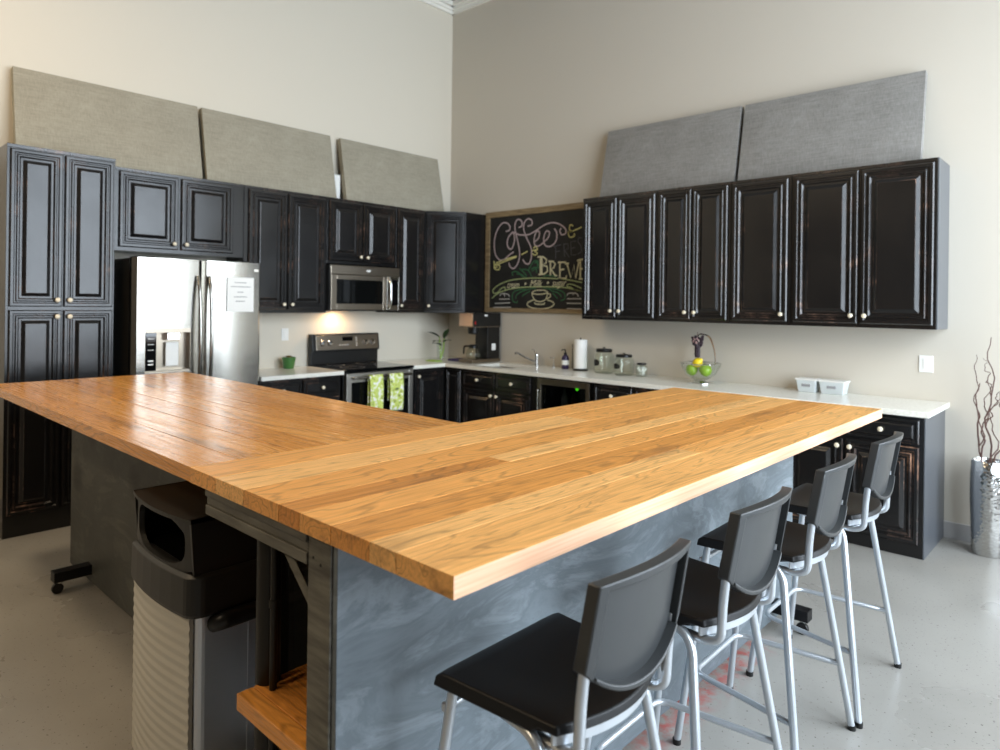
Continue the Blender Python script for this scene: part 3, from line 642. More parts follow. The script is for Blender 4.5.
# ------------------------------------------------------------------ chalkboard
t = thing('chalkboard', 'large framed coffee menu chalkboard hanging above the sink', 'chalkboard', (1.39, 0, 2.0))
X0, X1, ZA, ZB = .612-1.39, 2.172-1.39, 1.452-2.0, 2.552-2.0
fw_ = .062
bm = NB()
bx(bm, X0, -.03, ZA, X1, -.002, ZA+.046); bx(bm, X0, -.03, ZB-fw_, X1, -.002, ZB)
bx(bm, X0, -.03, ZA+.046, X0+fw_, -.002, ZB-fw_); bx(bm, X1-fw_, -.03, ZA+.046, X1, -.002, ZB-fw_)
obj('board_frame', bm, M['weathered'], t, bevel=.003)
box1('slate', X0+fw_, -.016, ZA+.046, X1-fw_, -.004, ZB-fw_, M['slate'], t)
CHALK={
 'script_lettering':(0.011,'pink',[
  [(0.905,2.330),(0.954,2.337),(0.967,2.378),(0.925,2.417),(0.855,2.422),(0.785,2.359),(0.743,2.267),(0.738,2.163),(0.761,2.078),(0.819,2.024),(0.890,2.027),(0.959,2.070),(1.027,2.103)],
  [(1.009,2.319),(0.948,2.266),(0.929,2.195),(0.957,2.142),(0.999,2.140),(1.032,2.210),(1.031,2.282),(1.003,2.314),(1.037,2.307)],
  [(1.090,2.359),(1.137,2.376),(1.130,2.427),(1.075,2.446),(1.042,2.403),(1.043,2.332),(1.079,2.218),(1.111,2.085),(1.090,1.984),(1.030,1.925),(0.975,1.947),(0.960,1.988)],
  [(1.217,2.366),(1.276,2.377),(1.268,2.427),(1.216,2.441),(1.170,2.404),(1.165,2.334),(1.206,2.241),(1.267,2.138),(1.275,2.038),(1.243,1.969),(1.191,1.976),(1.157,2.017)],
  [(1.030,2.312),(1.105,2.282),(1.225,2.275),(1.316,2.304),(1.430,2.356),(1.530,2.378),(1.629,2.362),(1.714,2.308),(1.721,2.260),(1.673,2.248),(1.648,2.288),(1.666,2.316)],
  [(1.318,2.195),(1.369,2.232),(1.380,2.290),(1.342,2.303),(1.311,2.235),(1.318,2.165),(1.370,2.148),(1.433,2.179)],
  [(1.439,2.189),(1.495,2.225),(1.513,2.282),(1.469,2.295),(1.439,2.228),(1.452,2.159),(1.509,2.136),(1.571,2.158),(1.607,2.209),(1.606,2.276),(1.574,2.317)],
 ]),
 'swirl_rule':(0.009,'yellow',[
  [(1.814,2.325),(1.779,2.341),(1.768,2.295),(1.798,2.274),(1.756,2.262),(1.775,2.218),(1.828,2.225),(1.827,2.253)],
  [(1.750,2.272),(1.786,2.270),(1.919,2.308)],
  [(1.751,2.258),(1.809,2.278)],
  [(1.300,2.126),(1.332,2.145),(1.358,2.114),(1.319,2.096),(1.358,2.074),(1.320,2.056),(1.287,2.077)],
  [(1.358,2.114),(1.280,2.102)],
  [(1.222,2.100),(1.136,2.068)],
  [(1.069,2.046),(0.918,2.010),(0.749,1.964)],
  [(1.069,2.056),(0.904,2.026),(0.763,1.989)],
  [(0.749,1.964),(0.735,1.938),(0.764,1.921)],
  [(0.749,1.975),(0.820,1.962),(0.814,1.921),(0.764,1.917)],
  [(0.734,2.017),(0.749,1.943),(0.792,1.953)],
 ]),
 'faint_lettering':(0.007,'grey',[
  [(1.571,2.133),(1.596,2.123),(1.598,2.007)],
  [(1.571,2.133),(1.668,2.148)],
  [(1.597,2.079),(1.651,2.086)],
  [(1.698,2.156),(1.713,2.022)],
  [(1.699,2.151),(1.752,2.153),(1.759,2.105),(1.712,2.088),(1.772,2.019)],
  [(1.852,2.176),(1.787,2.170),(1.795,2.037),(1.860,2.040)],
  [(1.794,2.104),(1.841,2.111)],
  [(1.921,2.201),(1.880,2.208),(1.875,2.166),(1.910,2.126),(1.923,2.070),(1.877,2.044)],
  [(1.972,2.207),(1.974,2.049)],
  [(1.973,2.133),(2.030,2.134)],
  [(2.028,2.208),(2.031,2.047)],
 ]),
 'block_lettering':(0.013,'cream',[
  [(1.398,2.029),(1.401,1.857)],
  [(1.417,2.024),(1.419,1.861)],
  [(1.359,2.036),(1.436,2.033),(1.480,2.002),(1.474,1.968),(1.418,1.950),(1.488,1.933),(1.495,1.884),(1.451,1.856),(1.375,1.852)],
  [(1.530,1.985),(1.533,1.840)],
  [(1.505,1.986),(1.568,1.981),(1.593,1.954),(1.575,1.916),(1.538,1.907),(1.594,1.838),(1.619,1.838)],
  [(1.653,1.967),(1.656,1.808)],
  [(1.629,1.970),(1.725,1.969),(1.726,1.946)],
  [(1.654,1.895),(1.709,1.898)],
  [(1.628,1.806),(1.734,1.807),(1.740,1.836)],
  [(1.744,1.955),(1.793,1.811),(1.832,1.933),(1.852,1.805),(1.890,1.969)],
  [(1.726,1.955),(1.767,1.956)],
  [(1.867,1.979),(1.918,1.987)],
  [(1.907,1.992),(1.910,1.800)],
  [(1.890,1.988),(1.975,1.989),(1.976,1.966)],
  [(1.908,1.898),(1.960,1.899)],
  [(1.893,1.798),(1.978,1.799),(1.984,1.822)],
  [(2.021,1.988),(2.024,1.798)],
  [(1.998,1.988),(2.054,1.977),(2.094,1.925),(2.090,1.852),(2.057,1.807),(2.001,1.798)],
 ]),
 'banner_outline':(0.008,'lime',[
  [(0.725,1.697),(0.810,1.749),(0.964,1.794),(1.140,1.812),(1.337,1.816),(1.539,1.810),(1.734,1.795),(1.933,1.762)],
  [(0.712,1.603),(0.812,1.661),(0.965,1.701),(1.155,1.721),(1.339,1.724),(1.541,1.723),(1.736,1.712),(1.935,1.673)],
  [(0.725,1.697),(0.733,1.661),(0.797,1.666),(0.853,1.712),(0.902,1.722),(0.910,1.691)],
  [(1.935,1.673),(1.854,1.688),(1.795,1.716),(1.747,1.726),(1.759,1.745),(1.818,1.744),(1.923,1.706)],
 ]),
 'leaf_flourish':(0.008,'green',[
  [(1.018,1.844),(1.010,1.885),(1.085,1.884),(1.153,1.832)],
  [(1.072,1.864),(1.139,1.857),(1.193,1.821)],
  [(1.111,1.923),(1.193,1.861),(1.207,1.821)],
  [(1.152,1.912),(1.232,1.900),(1.285,1.829)],
  [(1.232,1.890),(1.283,1.969),(1.334,1.997),(1.361,1.937),(1.284,1.889)],
  [(1.271,1.909),(1.335,1.928),(1.349,1.868)],
  [(1.322,1.968),(1.360,1.996),(1.374,1.907)],
  [(1.439,1.832),(1.514,1.840),(1.613,1.824)],
  [(1.209,1.700),(1.102,1.696),(1.021,1.660),(1.022,1.579),(1.077,1.559),(1.090,1.579)],
  [(1.274,1.705),(1.156,1.680),(1.076,1.640),(1.063,1.599)],
  [(1.262,1.680),(1.170,1.640),(1.157,1.620)],
  [(1.491,1.704),(1.615,1.698),(1.713,1.659),(1.719,1.602),(1.672,1.583)],
  [(1.542,1.684),(1.640,1.660),(1.677,1.621)],
  [(1.567,1.660),(1.629,1.602)],
  [(1.235,1.700),(1.326,1.710),(1.339,1.680)],
  [(1.441,1.709),(1.516,1.704),(1.542,1.684)],
 ]),
 'cup_drawing':(0.008,'cream',[
  [(1.288,1.665),(1.302,1.620),(1.341,1.581),(1.405,1.571),(1.468,1.591),(1.493,1.630),(1.498,1.669)],
  [(1.288,1.665),(1.339,1.685),(1.441,1.689),(1.498,1.669),(1.442,1.650),(1.340,1.648),(1.288,1.665)],
  [(1.499,1.655),(1.536,1.645),(1.530,1.616),(1.487,1.606)],
  [(1.315,1.590),(1.237,1.560),(1.231,1.530),(1.291,1.506),(1.407,1.497),(1.520,1.509),(1.581,1.539),(1.568,1.568),(1.493,1.591)],
  [(1.328,1.566),(1.342,1.546),(1.444,1.544),(1.462,1.562)],
 ]),
 'side_rules':(0.007,'white',[
  [(0.833,1.629),(0.847,1.650),(0.896,1.655),(0.952,1.645),(0.973,1.624)],
  [(0.889,1.660),(0.904,1.624)],
  [(0.820,1.593),(0.974,1.596)],
  [(0.756,1.546),(0.982,1.555)],
  [(0.736,1.501),(0.996,1.507)],
  [(1.749,1.631),(1.766,1.655),(1.819,1.659),(1.866,1.655),(1.890,1.626)],
  [(1.819,1.659),(1.831,1.640)],
  [(1.749,1.602),(1.925,1.603)],
  [(1.744,1.557),(1.925,1.556)],
  [(1.751,1.505),(1.926,1.502)],
 ]),
}

def smoothline(pts, n=5):
    if len(pts) < 3: return pts
    P = [pts[0]]+list(pts)+[pts[-1]]; out = []
    for i in range(1, len(P)-2):
        a, b, c, d = [Vector(p) for p in P[i-1:i+3]]
        for k in range(n):
            u = k/n
            out.append(.5*((2*b)+(c-a)*u+(2*a-5*b+4*c-d)*u*u+(3*b-a-3*c+d)*u**3))
    out.append(Vector(pts[-1])); return out
CH2 = []
for nm, (w, c, strokes) in CHALK.items():
    if nm == 'leaf_flourish': CH2 += [('leaf_stroke', (w, c, [s])) for s in strokes]
    else: CH2.append((nm, (w, c, strokes)))
for nm, (w, c, strokes) in CH2:
    w *= 1.3; bm = NB()
    for s in strokes:
        sharp = nm in ('block_lettering', 'faint_lettering')
        P = [Vector(p) for p in (s if sharp else smoothline(s))]
        P = [Vector((p.x-1.39, p.y-2.0)) for p in P]
        # clip to the slate
        P = [Vector((min(max(p.x, X0+fw_+.004), X1-fw_-.004), p.y)) for p in P]
        L_, R2 = [], []
        for i, p in enumerate(P):
            d = (P[min(i+1, len(P)-1)]-P[max(i-1, 0)])
            if d.length < 1e-6: d = Vector((1, 0))
            d.normalize(); nn = Vector((-d.y, d.x))*w/2
            L_.append(bm.verts.new((p.x+nn.x, -.0172, p.y+nn.y))); R2.append(bm.verts.new((p.x-nn.x, -.0172, p.y-nn.y)))
        for i in range(len(P)-1): bm.faces.new((L_[i], L_[i+1], R2[i+1], R2[i]))
    r = bmesh.ops.extrude_face_region(bm, geom=bm.faces[:]); bmesh.ops.translate(bm, verts=[v for v in r['geom'] if isinstance(v, bmesh.types.BMVert)], vec=(0, .0011, 0))
    obj(nm, bm, M['ch_'+c], t)
def text(body, size, m, name, parent, loc, rot=(PI/2, 0, 0), shear=0, ext=.0004, w=None):
    cu = bpy.data.curves.new(name, 'FONT'); cu.body = body; cu.size = size; cu.shear = shear; cu.extrude = ext; cu.align_x = 'CENTER'
    tmp = bpy.data.objects.new(name, cu); COL.objects.link(tmp)
    dg = bpy.context.evaluated_depsgraph_get(); me = bpy.data.meshes.new_from_object(tmp.evaluated_get(dg))
    bpy.data.objects.remove(tmp); me.materials.clear(); me.materials.append(m)
    o = bpy.data.objects.new(name, me); COL.objects.link(o); o.parent = parent; o.location = loc; o.rotation_euler = rot
    if w:
        xs = [v.co.x for v in me.vertices]; o.scale = (w/(max(xs)-min(xs)), 1, 1)
    return o
for wd, cx, cz, ww in (('cream', 1.02, 1.745, .17), ('\u2022', 1.186, 1.752, None), ('Milk', 1.335, 1.755, .17), ('\u2022', 1.49, 1.760, None), ('sugar', 1.64, 1.758, .18)):
    text(wd, .105, M['ch_cream'], 'banner_word', t, (cx-1.39, -.0172, cz-2.0-.03), shear=.35, w=ww)

# ------------------------------------------------------------------ leaning sound panels
def spanel(label, wall, a0, a1, m, top=.085, bot=.215, zb_=2.532, zt_=3.165):
    w = a1-a0; cx = (a0+a1)/2
    dx = bot-top; h = math.hypot(dx, zt_-zb_); tilt = math.atan2(dx, zt_-zb_)
    bm = NB(); th = .055
    # pillow-fronted slab
    nx, nz = 14, 8; fr = {}
    for i in range(nx+1):
        for j in range(nz+1):
            u, v = i/nx*2-1, j/nz*2-1
            e = (1-abs(u)**6)*(1-abs(v)**6)
            fr[i, j] = bm.verts.new((u*w/2, -th-.010*e, (v+1)/2*h))
    for i in range(nx):
        for j in range(nz): bm.faces.new((fr[i, j], fr[i+1, j], fr[i+1, j+1], fr[i, j+1])).smooth = True
    bk = {k: bm.verts.new((k[0]*w/2, 0, (k[1]+1)/2*h)) for k in ((-1, -1), (1, -1), (1, 1), (-1, 1))}
    bm.faces.new([bk[-1, -1], bk[-1, 1], bk[1, 1], bk[1, -1]])
    bm.faces.new([fr[i, 0] for i in range(nx+1)]+[bk[1, -1], bk[-1, -1]]); bm.faces.new([fr[i, nz] for i in range(nx, -1, -1)]+[bk[-1, 1], bk[1, 1]])
    bm.faces.new([fr[0, j] for j in range(nz, -1, -1)]+[bk[-1, -1], bk[-1, 1]]); bm.faces.new([fr[nx, j] for j in range(nz+1)]+[bk[1, 1], bk[1, -1]])
    bmesh.ops.rotate(bm, verts=bm.verts[:], cent=(0, 0, 0), matrix=Matrix.Rotation(-tilt, 3, 'X'))
    o = obj('sound_panel', bm, m)
    back = bot-th
    if wall == 'l': o.location = (back, cx, zb_+.002); o.rotation_euler = (0, 0, PI/2)
    else: o.location = (cx, -back, zb_+.002)
    tag(o, label, 'acoustic panel', 'fabric panels leaning on the cabinets')
spanel('taupe fabric panel leaning above the pantry and refrigerator', 'l', -4.295, -3.003, M['fab_l'])
spanel('taupe fabric panel leaning in the middle of three on the fridge wall', 'l', -2.965, -1.700, M['fab_l'])
spanel('taupe fabric panel leaning above the microwave by the room corner', 'l', -1.585, -.285, M['fab_l'])
spanel('grey fabric panel leaning over the cabinet next to the chalkboard', 'r', 2.262, 3.548, M['fab_r'], zb_=2.524)
spanel('grey fabric panel leaning over the widest wall cabinet', 'r', 3.580, 4.842, M['fab_r'], zb_=2.524)
bm = NB(); bx(bm, .09, -1.680, 2.532, .115, -1.60, 2.80)
tag(obj('foam_board', bm, M['white']), 'white board edge showing in the gap between two taupe panels', 'board')

# ------------------------------------------------------------------ refrigerator (own x along +y of the room, front faces -y local)
t = thing('refrigerator', 'stainless french-door refrigerator with ice dispenser beside the pantry', 'refrigerator', (0, -3.735, 0), PI/2)
FW = .962
bm = NB(); bx(bm, .012, -.725, .02, FW-.012, -.03, 1.835); bx(bm, .05, -.76, 1.835, .16, -.60, 1.850); bx(bm, FW-.16, -.76, 1.835, FW-.05, -.60, 1.850)
obj('case', bm, M['iron'], t, bevel=.006)
def fdoor(name, x0, x1, z0, z1, holes=None):
    """door with softly rolled vertical edges, convex front"""
    bm = NB(); n = 18; W = x1-x0
    prof = []
    for i in range(n+1):
        u = i/n; e = min(u, 1-u)*W
        y = -.805+.030*max(0, 1-e/.022)**2.2 - .010*math.sin(PI*u)
        prof.append((x0+u*W, y))
    zs = [z0, z0+.006, z1-.006, z1]
    def solid(za, zb, ua=0, ub=1):
        pr = [p for p in prof if x0+ua*W-1e-6 <= p[0] <= x0+ub*W+1e-6]
        a = [bm.verts.new((x, y, za)) for x, y in pr]; b = [bm.verts.new((x, y, zb)) for x, y in pr]
        for i in range(len(pr)-1):
            f = bm.faces.new((a[i], a[i+1], b[i+1], b[i])); f.smooth = True
        xa, xb = pr[0][0], pr[-1][0]
        q = [bm.verts.new((xa, -.73, za)), bm.verts.new((xb, -.73, za)), bm.verts.new((xb, -.73, zb)), bm.verts.new((xa, -.73, zb))]
        bm.faces.new((q[0], q[1], q[2], q[3])); bm.faces.new([q[3], q[0], a[0], b[0]]); bm.faces.new([q[1], q[2], b[-1], a[-1]])
        bm.faces.new(b+[q[2], q[3]]); bm.faces.new(a[::-1]+[q[0], q[1]])
    if holes:
        ha, hb, hz0, hz1 = holes
        solid(hz1, z1); solid(z0, hz0); solid(hz0, hz1, 0, ha); solid(hz0, hz1, hb, 1)
    else: solid(z0, z1)
    return obj(name, bm, M['steel'], t)
ld = fdoor('door', .004, .482, .62, 1.838, (3/18, 15/18, 1.02, 1.335))
rd = fdoor('door', .490, FW-.004, .62, 1.838)
bm = NB(); 
fz = fdoor('freezer_drawer', .004, FW-.004, .06, .612)
def hbar(parent, x, z0, z1, bow=.055, r=.013):
    bm = NB(); P = []
    for i in range(15):
        u = i/14; P.append((x, -.822-bow*math.sin(PI*u)**.6, z0+(z1-z0)*u))
    tube(bm, P, r, 10); 
    return obj('handle', bm, M['steel'], parent)
hbar(ld, .445, .78, 1.72); hbar(rd, .527, .78, 1.72)
bm = NB(); tube(bm, [(.12, -.80, .56), (.14, -.86, .56), (FW/2, -.875, .56), (FW-.14, -.86, .56), (FW-.12, -.80, .56)], .013, 10); obj('handle', bm, M['steel'], fz)
# dispenser set into the left door
xa, xb = .004+.478*3/18, .004+.478*15/18
bm = NB()
bx(bm, xa, -.742, 1.02, xb, -.732, 1.335, 0)                       # back of the niche
bx(bm, xa, -.806, 1.305, xb, -.742, 1.335, 0)
bx(bm, xa+.0, -.80, 1.02, xb, -.742, 1.035, 0); bx(bm, xa, -.806, 1.035, xa+.004, -.742, 1.305, 0); bx(bm, xb-.004, -.806, 1.035, xb, -.742, 1.305, 0)
d = obj('ice_dispenser', bm, M['steel_dark'], ld)
bm = NB(); bx(bm, xa+.004, -.809, 1.035, xa+.078, -.745, 1.305); o = obj('control_strip', bm, M['blackglass'], d, bevel=.002)
bm = NB()
for k, z in enumerate((1.26, 1.22, 1.18)): bx(bm, xa+.02, -.8105, z, xa+.06, -.8095, z+.004)
for z in (1.075, 1.10): bx(bm, xa+.022, -.8105, z, xa+.058, -.8095, z+.010)
obj('control_marks', bm, M['paper'], o)
bm = NB(); bx(bm, xa+.155, -.80, 1.25, xa+.245, -.745, 1.302); obj('spout_block', bm, M['chrome'], d, bevel=.004)
bm = NB(); bx(bm, xa+.155, -.775, 1.06, xa+.245, -.748, 1.235); obj('paddle', bm, M['white'], d, bevel=.004)
box1('door_badge', .885, -.8165, 1.77, .92, -.806, 1.79, M['chrome'], rd)
# note taped on the right door
t2 = thing('paper_note', 'white paper note with grey lines taped to the refrigerator door', 'note', (.8225, -3.735+.665, 1.455), PI/2)
bm = NB(); bx(bm, 0, -.0015, 0, .215, 0, .265); obj('sheet', bm, M['paper'], t2)
bm = NB()
for z, a, b in ((.222, .06, .155), (.19, .03, .19), (.148, .085, .13), (.112, .055, .16), (.078, .07, .145)):
    x = a
    while x < b:
        wd = .006+R_.random()*.012; bx(bm, x, -.0022, z, min(b, x+wd), -.0015, z+.007); x += wd+.004
obj('handwriting', bm, M['ink'], t2)
tag(box1('magnet_hook', -.012, -.02, -.015, .012, .0, .015, M['blackplastic'], loc=(.70, -3.735+FW-.010, 1.30), bevel=.004), 'small black hook stuck on the side of the refrigerator', 'hook')
bpy.data.objects['magnet_hook'].rotation_euler = (0, 0, PI)

# ------------------------------------------------------------------ microwave
t = thing('microwave', 'stainless over-the-range microwave under the short wall cabinet', 'microwave', (0, -1.885, 1.455), PI/2)
MW, MH, D = .818, .436, .385
bm = NB(); bx(bm, 0, -D, 0, MW, -.01, MH); obj('case', bm, M['blackplastic'], t, bevel=.003)
bm = NB(); bx(bm, .002, -D-.022, MH-.088, MW-.002, -D, MH-.002); obj('vent_panel', bm, M['steel_dark'], t, bevel=.004)
bm = NB(); z0, z1 = .012, MH-.092
def frame(bm, x0, za, x1, zb_, y0, y1, wl, wr, wb, wt):
    bx(bm, x0, y0, za, x0+wl, y1, zb_); bx(bm, x1-wr, y0, za, x1, y1, zb_); bx(bm, x0+wl, y0, za, x1-wr, y1, za+wb); bx(bm, x0+wl, y0, zb_-wt, x1-wr, y1, zb_)
frame(bm, .002, z0, .655, z1, -D-.03, -D, .062, .05, .058, .045)
d = obj('door', bm, M['steel_dark'], t, bevel=.003)
box1('window', .06, -D-.022, z0+.055, .608, -D-.004, z1-.042, M['thin_glass'], d)
bm = NB(); tube(bm, rounded([(.672, -D-.02, z0+.02), (.672, -D-.062, z0+.06), (.672, -D-.070, .17), (.672, -D-.062, z1-.05), (.672, -D-.02, z1-.01)], .06), .016, 10); obj('handle', bm, M['chrome'], d)
bm = NB(); frame(bm, .657, z0, MW-.002, z1, -D-.026, -D, .035, .016, .045, .03); cp = obj('control_frame', bm, M['steel'], t, bevel=.002)
box1('keypad', .69, -D-.022, z0+.043, MW-.017, -D-.004, z1-.028, M['blackglass'], cp)
bm = NB(); lathe(bm, [(0, 0), (.026, 0), (.026, .002), (0, .002)], 20, (0, 0, 0), rot=Matrix.Rotation(PI/2, 3, 'X'))
for v in bm.verts: v.co = Vector((v.co.x+.43, v.co.y-D-.022, v.co.z*.42+MH-.045))
obj('oval_badge', bm, M['white'], t)
M['lamp_glass'] = mat('cooktop_lamp', (255, 214, 160), .3, emit=(255, 200, 140), es=6)
bm = NB(); bx(bm, .20, -.15, -.004, .36, -.09, 0); obj('task_lamp', bm, M['lamp_glass'], t)

# ------------------------------------------------------------------ range
t = thing('range', 'black and stainless electric range standing under the microwave', 'stove', (0, -1.878, 0), PI/2)
RW = .796
bm = NB(); bx(bm, .002, -.615, .02, RW-.002, -.02, .895); obj('case', bm, M['blackplastic'], t, bevel=.003)
bm = NB(); bx(bm, 0, -.672, .895, RW, -.02, .922); ct = obj('cooktop', bm, M['blackglass'], t, bevel=.006)
bm = NB()
for cx, cy, r in ((.2, -.48, .11), (.58, -.48, .09), (.2, -.2, .08), (.58, -.2, .11)):
    lathe(bm, [(r, .9222), (r+.003, .9226), (r+.006, .9222)], 32, (cx, cy, 0))
obj('burner_ring', bm, M['ink'], ct)
bm = NB()
# back guard: black plinth, tilted control face
bx(bm, .0, -.075, .922, RW, -.02, 1.055)
a = [(-.105, 1.05), (-.085, 1.222), (-.02, 1.222), (-.02, 1.05)]
va = [bm.verts.new((0, y, z)) for y, z in a]; vb = [bm.verts.new((RW, y, z)) for y, z in a]
bm.faces.new(va); bm.faces.new(vb[::-1])
for k in range(4): bm.faces.new((va[k], vb[k], vb[(k+1) % 4], va[(k+1) % 4]))
bg = obj('back_guard', bm, M['blackplastic'], t, bevel=.005)
rot = Matrix.Rotation(-math.atan2(.02, .172), 3, 'X')
def onface(bm):
    bmesh.ops.rotate(bm, verts=bm.verts[:], cent=(0, 0, 0), matrix=rot); bmesh.ops.translate(bm, verts=bm.verts[:], vec=(0, -.0955, 1.136))
bm = NB(); bx(bm, .04, -.006, -.072, RW-.02, .004, .074); onface(bm); obj('control_panel', bm, M['steel_dark'], bg, bevel=.002)
for x in (.10, .185, .61, .70):
    bm = NB(); lathe(bm, [(.027, 0), (.027, .008), (.021, .012), (.019, .032), (0, .034)], 18, rot=Matrix.Rotation(PI/2, 3, 'X')); bmesh.ops.translate(bm, verts=bm.verts[:], vec=(x, -.006, -.004)); onface(bm)
    obj('knob', bm, M['chrome'], bg)
bm = NB(); bx(bm, .34, -.0085, .012, .46, -.005, .055); onface(bm); obj('clock_display', bm, M['blackglass'], bg)
bm = NB()
for k in range(4): bx(bm, .30+k*.03, -.0075, -.03, .315+k*.03, -.0055, -.022); bx(bm, .50, -.0075, -.04+k*.025, .512, -.0055, -.03+k*.025)
onface(bm); obj('key_marks', bm, M['paper'], bg)
bm = NB(); frame(bm, .008, .29, RW-.008, .885, -.668, -.615, .055, .055, .10, .085); od = obj('oven_door', bm, M['satin'], t, bevel=.004)
box1('oven_window', .06, -.660, .385, RW-.06, -.625, .802, M['thin_glass'], od)
bm = NB(); tube(bm, rounded([(.06, -.66, .845), (.06, -.715, .845), (RW-.06, -.715, .845), (RW-.06, -.66, .845)], .02), .012, 10); obj('handle', bm, M['steel'], od)
box1('storage_drawer', .008, -.664, .06, RW-.008, -.615, .275, M['steel'], t, bevel=.004)
def towel(label, x0, w, ln):
    bm = NB(); n = 14; cols = []
    path = [(-.700, .845-ln*.72)]
    for k in range(7): path.append((-.700, .845-ln*.72*(1-(k+1)/8)))
    for k in range(7):
        a = k/6*PI; path.append((-.715+.0165*math.cos(a), .847+.0165*math.sin(a)))
    for k in range(11): path.append((-.7315, .845-ln*(k+1)/11))
    for i in range(n+1):
        u = i/n; col = []
        for j, (y, z) in enumerate(path):
            s = max(0, .845-z)
            yy = y-(abs(math.sin(u*PI*2.5+1))*.012*min(1, s/.1) if j > 14 else 0)
            col.append(bm.verts.new((x0+u*w*(1-.08*s)+.004*math.sin(s*9), yy, z)))
        cols.append(col)
    for a, b in zip(cols, cols[1:]):
        for j in range(len(path)-1): bm.faces.new((a[j], a[j+1], b[j+1], b[j])).smooth = True
    o = obj('dish_towel', bm, M['dish_towel'], loc=(0, -1.878, 0), rotz=PI/2)
    so = o.modifiers.new('s', 'SOLIDIFY'); so.thickness = .004; so.offset = 0
    return tag(o, label, 'towel', 'lime print towels on the oven handle')
towel('lime print dish towel on the oven handle, nearer the refrigerator', .215, .155, .37)
towel('lime print dish towel on the oven handle, nearer the room corner', .445, .165, .335)

# ------------------------------------------------------------------ beverage fridge
t = thing('beverage_fridge', 'glass-fronted beverage fridge under the counter beside the sink cabinet', 'fridge', (1.868, 0, 0))
BW = .608
bm = NB(); bx(bm, .004, -.575, 0, .03, -.02, .87); bx(bm, BW-.03, -.575, 0, BW-.004, -.02, .87); bx(bm, .03, -.575, .84, BW-.03, -.02, .87); bx(bm, .03, -.575, 0, BW-.03, -.02, .10); bx(bm, .03, -.05, .1, BW-.03, -.02, .84)
obj('case', bm, M['blackplastic'], t)
bm = NB(); frame(bm, .010, .10, BW-.010, .862, -.625, -.578, .042, .042, .05, .052); dd = obj('door', bm, M['steel_dark'], t, bevel=.003)
M['door_glass'] = thinglass('smoked_glass', (190, 194, 194))
box1('glass_pane', .052, -.606, .15, BW-.052, -.600, .81, M['door_glass'], dd)
bm = NB(); tube(bm, rounded([(.045, -.62, .2), (.045, -.66, .2), (.045, -.66, .76), (.045, -.62, .76)], .015), .009); obj('handle', bm, M['steel'], dd)
for z in (.35, .56):
    bm = NB(); 
    for k in range(9): bx(bm, .035, -.55+k*.055, z, BW-.035, -.545+k*.055, z+.005)
    bx(bm, .035, -.552, z-.004, BW-.035, -.546, z+.009); obj('wire_shelf', bm, M['chrome'], t)
M['green_led'] = mat('green_lamp', (90, 220, 40), .3, emit=(80, 230, 30), es=3)
bm = NB(); bmesh.ops.create_icosphere(bm, subdivisions=2, radius=.014, matrix=Matrix.Translation((.43, -.575, .795))); obj('indicator_light', bm, M['green_led'], t)
for i, (x, z, col) in enumerate(((.12, .355, (30, 60, 34)), (.21, .355, (110, 60, 26)), (.33, .355, (34, 52, 66)), (.45, .355, (30, 60, 34)), (.16, .565, (150, 150, 150)), (.27, .565, (110, 60, 26)), (.40, .565, (30, 60, 34)))):
    bm = NB(); lathe(bm, [(0, 0), (.03, 0), (.032, .01), (.032, .11), (.014, .15), (.013, .19), (0, .19)], 16)
    tag(obj('bottle', bm, mat('bottle_%d' % i, col, .15), loc=(1.868+x, -.40, z+.006)),
        ['green bottle on the lower shelf of the beverage fridge, nearest the sink', 'brown bottle on the lower shelf of the beverage fridge', 'slate blue bottle on the lower shelf of the beverage fridge',
         'green bottle on the lower shelf of the beverage fridge, farthest from the sink', 'silver bottle on the upper shelf of the beverage fridge', 'brown bottle on the upper shelf of the beverage fridge',
         'green bottle on the upper shelf of the beverage fridge'][i], 'bottle', 'bottles in the beverage fridge')

# ------------------------------------------------------------------ island
TZ, TH = 1.06, .043
def planked(name, x0, y0, x1, y1, cuts, along, mats, parent, butt=None, tones=None):
    """planks side by side in one board: bevelled joints, a tone per plank"""
    bm = NB(); ly = bm.faces.layers.float.new('plank')
    gap = .0011
    ed = [*cuts]
    for i in range(len(ed)-1):
        a, b = ed[i], ed[i+1]
        ends = [(None, None)]
        spans = butt.get(i, []) if butt else []
        lo, hi = (y0, y1) if along == 'y' else (x0, x1)
        st = [lo]+spans+[hi]
        for k in range(len(st)-1):
            val = tones[(i+k*3) % len(tones)] if tones else R_.random()
            p, q = st[k], st[k+1]
            ga = 0 if i == 0 else gap; gb = 0 if i == len(ed)-2 else gap
            c = .0007
            X0, X1, Y0, Y1 = (a+ga, b-gb, p, q) if along == 'y' else (p, q, a+ga, b-gb)
            zt = TZ-R_.random()*.0006
            v = lambda x, y, z: bm.verts.new((x, y, z))
            B = [v(X0, Y0, TZ-TH), v(X1, Y0, TZ-TH), v(X1, Y1, TZ-TH), v(X0, Y1, TZ-TH)]
            Mi = [v(X0, Y0, zt-c), v(X1, Y0, zt-c), v(X1, Y1, zt-c), v(X0, Y1, zt-c)]
            T = [v(X0+c, Y0+c, zt), v(X1-c, Y0+c, zt), v(X1-c, Y1-c, zt), v(X0+c, Y1-c, zt)]
            fs = [bm.faces.new(B[::-1]), bm.faces.new(T)]
            for s in range(4):
                e = (s+1) % 4
                f1 = bm.faces.new((B[s], B[e], Mi[e], Mi[s])); f2 = bm.faces.new((Mi[s], Mi[e], T[e], T[s]))
                fs += [f1, f2]
                if s == 1 and i == len(ed)-2 and along == 'y': f1.material_index = 1
            for f in fs: f[ly] = val
    return obj(name, bm, mats, parent, fixn=True)
